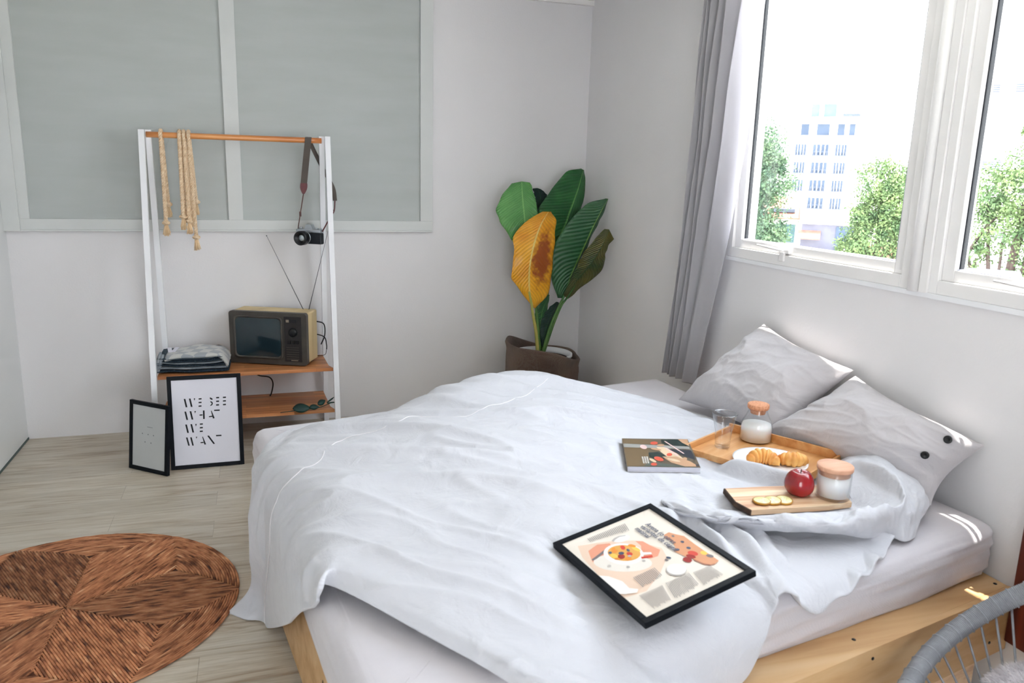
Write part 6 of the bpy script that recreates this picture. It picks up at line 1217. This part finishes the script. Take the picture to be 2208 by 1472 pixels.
G3 = leaf_mat('leaf_grey_green', srgb(42, 88, 56), srgb(50, 98, 60), srgb(120, 160, 80))
G4 = leaf_mat('leaf_dark', srgb(14, 46, 40), srgb(20, 58, 44), srgb(40, 84, 50))
G5 = leaf_mat('leaf_olive', srgb(48, 72, 34), srgb(92, 86, 34), srgb(40, 70, 36))
G6 = leaf_mat('leaf_yellow', srgb(214, 140, 26), srgb(232, 170, 40), srgb(222, 196, 110), spot=srgb(150, 74, 24))
for (nm, rb_, lf_, rt_, mt_, dp_, ed_, sd_, lab_) in LEAVES:
    leaf3(nm, rb_, lf_, rt_, {'G1': G1, 'G2': G2, 'G3': G3, 'G4': G4, 'G5': G5, 'G6': G6}[mt_], dp_, ed_, seed=sd_, label=lab_)
for pts, r0, r1, mt_ in STEMS:
    b = MB(); P_ = catm(pts, 30); b.tube([tuple(p) for p in P_], list(np.linspace(r0, r1, 30)), 10); b.build('stem', M[mt_], pt, world=True)

# ------------------------------------------------------------------ braided rug
RCX, RCY, RR = -2.885, -2.085, .605
rug = empty('braided_rug', (RCX, RCY, 0), label='round brown seagrass rug woven in six wedge sections on the floor', cat='rug')
def rug_mat():
    m = bpy.data.materials.new('seagrass_braid'); m.use_nodes = True
    nt = m.node_tree; n = nt.nodes; l = nt.links; b_ = n['Principled BSDF']; b_.inputs['Roughness'].default_value = .75; b_.inputs['Specular IOR Level'].default_value = .3
    uv = n.new('ShaderNodeUVMap'); uv.uv_map = 'strand'
    t = n.new('ShaderNodeTexNoise'); t.inputs['Scale'].default_value = 1; t.inputs['Detail'].default_value = 5; l.new(uv.outputs[0], t.inputs[0])
    cr = n.new('ShaderNodeValToRGB'); e = cr.color_ramp.elements; e[0].position = .30; e[0].color = srgb(72, 42, 32); e[1].position = .74; e[1].color = srgb(228, 182, 144)
    for p_, c_ in ((.40, srgb(132, 82, 56)), (.50, srgb(176, 116, 80)), (.62, srgb(200, 142, 102))):
        q = e.new(p_); q.color = c_
    l.new(t.outputs[0], cr.inputs[0])
    at = n.new('ShaderNodeVertexColor'); at.layer_name = 'shade'
    mx = n.new('ShaderNodeMix'); mx.data_type = 'RGBA'; mx.blend_type = 'MULTIPLY'; mx.inputs[0].default_value = 1; l.new(cr.outputs[0], mx.inputs[6]); l.new(at.outputs[0], mx.inputs[7])
    l.new(mx.outputs[2], b_.inputs['Base Color'])
    bp = n.new('ShaderNodeBump'); bp.inputs['Distance'].default_value = .002; l.new(t.outputs[0], bp.inputs['Height']); l.new(bp.outputs[0], b_.inputs['Normal'])
    return m
rgm = rug_mat()
base = MB(); base.lathe([(.0001, .0045), (RR * .985, .0045), (RR * .985, .0005)], 90, M=Matrix.Translation((0, 0, 0))); base.build('backing', mat('rug_backing', srgb(70, 38, 24), .9, srgb(90, 52, 34), 40), rug)
rnd = random.Random(5)
section_sheen = ((1.15, 1.0, .70), (.75, .95, 1.1), (1.05, 1.05, .62), (.66, 1.0, 1.12), (1.15, 1.0, .95), (.72, .95, 1.15))  # painted sheen
for sct in range(6):
    th0 = R(-2 + 60 * sct); mid_a = th0 + R(30)
    b = MB(); uvs = []; shades = []
    sp = .0092; k = 0; dmax = RR * math.sin(R(30)) / (1 + math.sin(R(30)))
    while True:
        d_ = sp * (k + .5)
        if d_ > dmax - .004: break
        # inset wedge: apex at distance d/sin30 along the bisector
        rad = RR - d_
        apex = d_ / math.sin(R(30))
        # ray from apex parallel to edge meets arc radius rad
        ca_, sa_ = math.cos(R(30)), math.sin(R(30))
        # point = (apex,0)+s*(ca,sa)
        B_ = apex * ca_; s_ = -B_ + math.sqrt(max(B_ * B_ - apex * apex + rad * rad, 0))
        if s_ <= 0.004: break
        pe = (apex + s_ * ca_, s_ * sa_); ang = math.atan2(pe[1], pe[0])
        loop = []; secf = []
        ns = max(2, int(s_ / .02)); na = max(2, int(rad * 2 * ang / .02))
        for i in range(ns): t_ = i / ns; loop.append((apex + s_ * t_ * ca_, s_ * t_ * sa_)); secf.append(0)
        for i in range(na): t_ = ang - 2 * ang * i / na; loop.append((rad * math.cos(t_), rad * math.sin(t_))); secf.append(1)
        for i in range(ns): t_ = 1 - i / ns; loop.append((apex + s_ * t_ * ca_, -s_ * t_ * sa_)); secf.append(2)
        c_, s2 = math.cos(mid_a), math.sin(mid_a)
        pts = [(x * c_ - y * s2, x * s2 + y * c_, .0058 + rnd.uniform(-.0006, .0006)) for x, y in loop]
        base_i = len(b.v); m_ = len(pts)
        b.tube(pts, [.0047 * (1 + .12 * math.sin(i * 1.9 + k)) for i in range(m_)], 6, closed=True, flat=.8)
        u0 = rnd.uniform(0, 50); L_s = 0
        for i in range(m_):
            if i: L_s += math.dist(pts[i], pts[i - 1])
            sh = section_sheen[sct][secf[i]] * rnd.uniform(.9, 1.1)
            for q in range(6): uvs.append(((u0 + L_s) * 11, k * 3.7 + sct * 31 + q * .06)); shades.append(sh)
        k += 1
    o = b.build('woven_section', rgm, rug, fix=False)
    lay = o.data.uv_layers.new(name='strand'); ca = o.data.color_attributes.new('shade', 'FLOAT_COLOR', 'POINT')
    arr = np.array(uvs)[[lp.vertex_index for lp in o.data.loops]].astype(np.float32).ravel(); lay.data.foreach_set('uv', arr)
    cc = np.ones((len(shades), 4), np.float32); cc[:, :3] = np.array(shades)[:, None]; ca.data.foreach_set('color', cc.ravel())

# ------------------------------------------------------------------ cord armchair with fur cushion
CC = Vector((-.5237, -3.979, .5742)); CE = Euler((-.42626, -.52475, 0)).to_matrix(); CR = .3699
ch = empty('cord_armchair', (-.5, -3.98, 0), label='grey cord armchair with a round tubular rim at the near right of the bed', cat='armchair')
def rimp(a, r=CR, dz=0): return CC + CE @ Vector((r * math.cos(a), r * math.sin(a), dz))
NR = 140
b = MB(); b.tube([tuple(rimp(2 * PI * i / NR)) for i in range(NR)], .0225, 14, closed=True); b.build('rim', M['cord'], ch, world=True)
b = MB()
for i in range(520):   # close windings of the cord around the rim
    a = 2 * PI * i / 520; c = rimp(a); t = (rimp(a + .01) - rimp(a - .01)).normalized(); nn = (CE @ Vector((math.cos(a), math.sin(a), 0))).normalized(); bb = t.cross(nn)
    b.tube([tuple(c + nn * (.0232 * math.cos(w)) + bb * (.0232 * math.sin(w)) + t * (.003 * w / PI)) for w in np.linspace(0, 2 * PI, 11)[:-1]], .0024, 4, closed=True)
b.build('rim_winding', M['cord'], ch, world=True)
SEATC = Vector((-.46, -3.96, .26)); RB = .13
def low(a, r=RB): return SEATC + Vector((r * math.cos(a), r * math.sin(a), 0))
NCd = 52
for i in range(NCd):
    a = 2 * PI * i / NCd; p = rimp(a) ; q = low(a)
    t = (rimp(a + .01) - rimp(a - .01)).normalized()
    b = MB()
    for s_ in (0,):
        pm = p.lerp(q, .5) + Vector((0, 0, -.03))
        b.tube(catm([tuple(p - Vector((0, 0, .018))), tuple(pm), tuple(q)], 8), .0032, 5)
    c = p; nn = (CE @ Vector((math.cos(a), math.sin(a), 0))).normalized(); bb = t.cross(nn)
    b.tube([tuple(c + nn * (.0246 * math.cos(w)) + bb * (.0246 * math.sin(w))) for w in np.linspace(0, 2 * PI, 13)[:-1]], .003, 5, closed=True)
    b.build('cord', M['cord'], ch, world=True)
b = MB(); b.tube([tuple(low(2 * PI * i / 40)) for i in range(40)], .010, 8, closed=True); b.build('seat_ring', M['cord'], ch, world=True)
for a in (R(125), R(40), R(215), R(305)):
    top = rimp(a, CR - .0, -.02); bot = Vector((CC.x + .27 * math.cos(a), CC.y + .27 * math.sin(a), .006)); md = low(a, .15) + Vector((0, 0, -.03))
    b = MB(); b.tube(catm([tuple(top), tuple(md), tuple(bot)], 20), .0085, 8); b.build('leg', M['blackm'], ch, world=True)
b = MB(); b.tube([(CC.x + .27 * math.cos(a), CC.y + .27 * math.sin(a), .009) for a in np.linspace(0, 2 * PI, 60)[:-1]], .008, 8, closed=True); b.build('base_ring', M['blackm'], ch, world=True)
FCc = Vector((-.395, -3.945, .385)); FR = .175
fu = empty('fur_cushion', tuple(FCc - Vector((0, 0, .08))), label='fluffy white fur cushion sitting in the cord armchair', cat='cushion')
b = MB()
def furp(a, e, k=1.0):
    return FCc + Vector((FR * math.cos(e) * math.cos(a), FR * math.cos(e) * math.sin(a), .075 * math.sin(e))) * k
P_ = [[tuple(furp(a, e)) for e in np.linspace(-PI / 2 + .02, PI / 2 - .02, 18)] for a in np.linspace(0, 2 * PI, 41)[:-1]]
b.grid(P_, closed_u=True); b.build('cushion_body', M['fur'], fu, world=True)
b = MB(); rs = random.Random(9); vv = []; ff = []
for i in range(9000):
    a = rs.uniform(0, 2 * PI); e = math.asin(rs.uniform(-.55, 1)); p = furp(a, e); nn = Vector((math.cos(e) * math.cos(a), math.cos(e) * math.sin(a), 1.7 * math.sin(e))).normalized()
    dr = (nn + Vector((rs.uniform(-.6, .6), rs.uniform(-.6, .6), rs.uniform(-.7, .3)))).normalized() * rs.uniform(.018, .034); sd = nn.cross(Vector((rs.uniform(-1, 1), rs.uniform(-1, 1), rs.uniform(-1, 1)))).normalized() * .0011
    k = len(vv); vv += [tuple(p - sd), tuple(p + sd), tuple(p + dr * .6 + sd * .7 + Vector((0, 0, -.001))), tuple(p + dr + Vector((0, 0, -.006)))]; ff += [(k, k + 1, k + 2), (k, k + 2, k + 3)]
b.add(vv, ff); o = b.build('fur', M['fur'], fu, world=True, fix=False); o['kind'] = 'stuff'

# dark wooden panel on the wall past the bed
b = MB(); b.box((-.022, -4.6, .235), (-.001, -3.468, 1.12), bev=.003); pn = b.build('wall_panel', M['redwood']); tag(pn, 'dark red-brown wooden panel on the wall at the right end of the bed', 'wall panel')

# ------------------------------------------------------------------ outside the windows
GZ = -9.0
b = MB(); b.box((3, -60, GZ - .2), (260, 260, GZ)); o = b.build('ground', M['groundm']); o['kind'] = 'structure'
def frame_at(x, y, z=GZ):
    """building frame whose local -y faces the room"""
    a = math.atan2(y + 5.04, x + 2.16); return (x, y, z), (0, 0, a - PI / 2)
def bpart(e, name, m, boxes, parent=None, bev=0):
    b = MB()
    for lo, hi in boxes: b.box(lo, hi)
    return b.build(name, m, parent or e)
# white hotel
loc, rot = frame_at(99.0, 119.0)
ht = empty('hotel_building', loc, rot, label='tall white hotel with rows of small balconies beyond the trees', cat='building')
Wd = 12.6
bpart(ht, 'walls', M['bwhite'], [((-6.3, 0, 0), (6.3, 12, 19.0)), ((-4.6, 1.4, 19.0), (5.4, 11, 21.5))])
bpart(ht, 'roof_slab', M['bwhite'], [((-5.0, .2, 21.5), (6.2, 11.5, 21.9)), ((-6.5, -.3, 18.8), (6.5, 12.2, 19.15))])
bpart(ht, 'terrace_glazing', M['bglass'], [((-4.4, 1.3, 19.2), (-3.0, 1.4, 21.3)), ((-1.6, 1.3, 19.2), (.6, 1.4, 21.3)), ((2.0, 1.3, 19.2), (3.2, 1.4, 21.3)), ((4.0, 1.3, 19.2), (5.0, 1.4, 21.3))])
bpart(ht, 'roof_tower', M['bblue'], [((-2.9, 3, 22.6), (1.5, 7, 25.0))]); bpart(ht, 'tower_cap', M['bwhite'], [((-3.3, 2.6, 25.0), (1.9, 7.4, 25.3)), ((-3.1, 2.8, 21.9), (1.7, 7.2, 22.7)), ((-1.5, 2.7, 22.7), (-.7, 3, 25.0))])
bpart(ht, 'roof_grille', M['roofg'], [((2.6, 1.0, 22.6), (5.6, 1.3, 23.1))])
for r in range(5):
    for c, xc in enumerate((-4.1, -.6, 2.9)):
        z0 = 2.6 + r * 3.25; w = .95 if c != 1 else 1.35
        wdw = bpart(ht, 'window', M['bglass'], [((xc - w, -.06, z0), (xc + w, .0, z0 + 2.0))])
        bpart(ht, 'window_bars', M['bwhite'], [((xc - .10, -.12, z0), (xc + .10, -.05, z0 + 2.0)), ((xc - w - .05, -.12, z0 + 1.95), (xc + w + .05, -.05, z0 + 2.1)), ((xc - w * .6, -.12, z0), (xc - w * .5, -.05, z0 + 2)), ((xc + w * .5, -.12, z0), (xc + w * .6, -.05, z0 + 2))], wdw)
        bpart(ht, 'balcony', M['brail'], [((xc - w - .35, -.7, z0 - .15), (xc + w + .35, 0, z0)), ((xc - w - .35, -.72, z0 + .55), (xc + w + .35, -.66, z0 + .68))] + [((xc - w - .3 + q * (2 * w + .6) / 6 - .07, -.72, z0), (xc - w - .3 + q * (2 * w + .6) / 6 + .07, -.66, z0 + .6)) for q in range(7)])
# blue-grey building behind it
loc, rot = frame_at(97.0, 134.0)
bb_ = empty('office_building', loc, rot, label='blue-grey building partly hidden behind the left tree', cat='building')
bpart(bb_, 'walls', M['bwhite'], [((-5, 0, 0), (3.4, 10, 18))])
bpart(bb_, 'cladding', M['bblue'], [((-3.2, -.3, 11.5), (2.6, 0, 14.0)), ((-2.2, -.3, 14.6), (3.0, 0, 17.0)), ((-1, -.3, 7), (2.4, 0, 10.5))])
for k in range(3): bpart(bb_, 'balcony', M['bgrey'], [((-1.4, -1.0, 2.2 + 2.4 * k), (2.6, 0, 2.5 + 2.4 * k))])
# pale block seen through the right window
loc, rot = frame_at(66.6, 54.9)
br_ = empty('apartment_block', loc, rot, label='pale block with bands of louvred windows above the right tree', cat='building')
bpart(br_, 'walls', M['bwhite'], [((-8.5, 0, 0), (11, 14, 22.5))])
for z0, xs in ((19.4, (-2.2, 1.1, 4.4)), (12.2, (-4.6, -1.2, 2.4, 5.6)), (5.6, (-5.6, -3.4, 0))):
    for x in xs:
        wv = bpart(br_, 'window', M['brail'], [((x, -.08, z0), (x + 2.0, 0, z0 + 1.0))])
        bpart(br_, 'louvre', M['bwhite'], [((x, -.14, z0 + .2 * q + .05), (x + 2.0, -.08, z0 + .2 * q + .10)) for q in range(5)], wv)
# red roofed house
loc, rot = frame_at(58.6, 75.0)
rh = empty('red_roofed_house', loc, rot, label='low house with red tiled roof and teal shutter in front of the hotel', cat='house')
bpart(rh, 'walls', M['bwhite'], [((-3.0, 0, 0), (2.2, 7, 6.4)), ((1.6, -.5, 0), (2.2, 7, 8.6))])
b = MB(); b.hexa([(-3.2, -.7, 6.2), (1.7, -.7, 6.2), (1.7, 4.5, 8.6), (-2.4, 4.5, 8.6), (-3.2, -.7, 6.4), (1.7, -.7, 6.4), (1.7, 4.5, 8.8), (-2.4, 4.5, 8.8)]); b.build('roof', M['rooft'], rh)
bpart(rh, 'dormer', M['roofg'], [((-1.8, .2, 7.0), (1.0, 2.5, 7.4))]); bpart(rh, 'shutter', M['bteal'], [((-2.2, -.1, 3.4), (1.2, 0, 5.6))])
# grey low block with tin front
loc, rot = frame_at(56.8, 64.5)
gb = empty('low_building', loc, rot, label='low grey building with red awning between the house and the middle tree', cat='building')
bpart(gb, 'walls', M['bstone'], [((-3.2, 0, 0), (2.9, 6, 6.2))]); bpart(gb, 'roof', M['bwhite'], [((-3.4, -.3, 6.2), (3.1, 6.3, 6.9))]); bpart(gb, 'dark_bay', M['bglass'], [((.3, -.08, 3.2), (2.8, 0, 6.0))])
b = MB(); b.hexa([(-3.6, -1.3, 4.6), (-1.2, -1.3, 4.6), (-1.2, 0, 5.4), (-3.6, 0, 5.4), (-3.6, -1.3, 4.7), (-1.2, -1.3, 4.7), (-1.2, 0, 5.5), (-3.6, 0, 5.5)]); b.build('awning', M['rooft'], gb)
bpart(gb, 'water_tank', M['bwhite'], [((.9, -1.2, 3.0), (2.2, -.4, 4.0))]); bpart(gb, 'parapet', M['bstone'], [((-3.4, -1.6, 0), (3.2, -1.4, 2.8))])
# terracotta roof and grey roof close by
loc, rot = frame_at(39.2, 38.6)
tr_ = empty('tiled_roof_house', loc, rot, label='terracotta tiled rooftop at the foot of the middle tree', cat='house')
bpart(tr_, 'walls', M['bwhite'], [((-2.4, .6, 0), (2.6, 4.6, 4.4))])
b = MB(); b.hexa([(-2.9, 0, 4.5), (3.0, 0, 4.3), (1.6, 2.8, 5.9), (-1.4, 2.8, 6.0), (-2.9, 0, 4.7), (3.0, 0, 4.5), (1.6, 2.8, 6.1), (-1.4, 2.8, 6.2)])
for q in range(14): b.tube([(-2.8 + q * .43, -.05, 4.72), (-1.4 + q * .23, 2.8, 6.2)], .09, 6)
b.build('roof', M['rooft'], tr_)
loc, rot = frame_at(17.3, 11.4)
gr_ = empty('grey_roof_shed', loc, rot, label='grey corrugated roof below the right tree', cat='shed')
bpart(gr_, 'walls', M['bwhite'], [((-.9, .3, 0), (1.3, 2.5, 7.6))])
b = MB(); b.hexa([(-.9, -.4, 7.45), (1.1, -.4, 7.4), (.7, 1.2, 8.2), (-.6, 1.2, 8.2), (-.9, -.4, 7.5), (1.1, -.4, 7.45), (.7, 1.2, 8.25), (-.6, 1.2, 8.25)])
b.build('roof', M['roofg'], gr_)
def tree(name, x, y, blobs, n, leaf, m, label, seed, trunk_r=.22, branches=()):
    e = empty(name, (x, y, GZ), label=label, cat='tree', group='trees outside the window')
    rs = np.random.default_rng(seed); V_ = []; F_ = []
    tot = sum(bq[3] ** 2 for bq in blobs)
    for (bx, by, bz, br) in blobs:
        k = int(n * br ** 2 / tot)
        # clumps on the blob surface
        nc = max(6, int(k / 60)); d = rs.normal(size=(nc, 3)); d /= np.linalg.norm(d, axis=1, keepdims=True)
        cl = np.array([bx, by, bz]) + d * br * rs.uniform(.55, 1.0, (nc, 1)) * np.array([1, 1, .85])
        idx = rs.integers(0, nc, k); c = cl[idx] + rs.normal(size=(k, 3)) * br * .17
        a = rs.normal(size=(k, 3)); a /= np.linalg.norm(a, axis=1, keepdims=True); bq = np.cross(a, rs.normal(size=(k, 3))); bq /= np.linalg.norm(bq, axis=1, keepdims=True)
        s = leaf * rs.uniform(.6, 1.3, (k, 1))
        base_ = len(V_) and sum(len(v) for v in V_) or 0
        q = np.stack([c - a * s, c + bq * s * .45, c + a * s, c - bq * s * .45], 1).reshape(-1, 3)
        V_.append(q); F_.append(np.arange(4 * k).reshape(-1, 4) + base_)
    V_ = np.concatenate(V_); F_ = np.concatenate(F_)
    me = bpy.data.meshes.new('foliage'); me.from_pydata(V_.tolist(), [], F_.tolist()); me.materials.append(m); me.update()
    o = bpy.data.objects.new('foliage', me); col.objects.link(o); o.parent = e
    b = MB(); top = blobs[0]
    b.tube(catm([(0, 0, 0), (.1, 0, top[2] * .5), (top[0] * .6, top[1] * .6, top[2])], 12), list(np.linspace(trunk_r, trunk_r * .4, 12)), 10)
    for bl_ in blobs[1:]:
        b.tube(catm([(.05, 0, max(bl_[2] * .45, 1)), ((bl_[0]) * .5, bl_[1] * .5, bl_[2] * .75), (bl_[0], bl_[1], bl_[2])], 10), list(np.linspace(trunk_r * .5, trunk_r * .12, 10)), 7)
    for br_p, r_ in branches:
        b.tube(catm(br_p, 14), list(np.linspace(r_, r_ * .3, 14)), 7)
    b.build('trunk', M['trunk'], e)
tree('tree', 29.2, 40.2, [(-.2, .2, 12.6, 2.2), (-.6, .6, 9.6, 2.6), (.9, -.8, 10.6, 1.6), (0, 0, 7.2, 2.4), (1.0, -.9, 7.0, 1.3), (-1.4, 1.4, 13.4, 1.6), (.7, -.6, 12.0, 1.3)], 34000, .11, M['tree2'], 'leafy tree next to the curtain, in front of the red-roofed house', 11)
tree('tree', 32.0, 31.6, [(0, 0, 10.6, 1.5), (.7, -.7, 9.6, 1.6), (-.5, .5, 8.6, 1.1), (.1, -.1, 7.4, 1.7), (1.2, -1.2, 8.0, 1.6), (-.9, .8, 7.0, .9)], 26000, .095, M['tree'], 'leafy tree between the hotel and the window mullion', 12)
tree('tree', 21.0, 14.2, [(.6, -.6, 10.6, 1.6), (-.5, .5, 10.5, .9), (1.2, -1.3, 12.2, 1.5), (.4, -.4, 12.3, .6), (0, .1, 9.3, 1.1), (1.3, -1.3, 9.0, 1.6), (-.9, 1.0, 9.6, .5), (.9, -.9, 7.9, 1.1), (-.6, .5, 8.3, .5)], 30000, .065, M['tree'], 'large tree with bare forked branches filling the right window', 13, branches=(([(-1.2, 1.1, 6.6), (-.8, .7, 8.3), (-.4, .3, 9.6)], .10), ([(-1.0, .9, 7.6), (-.5, .3, 9.4), (.3, -.4, 10.2)], .06)))
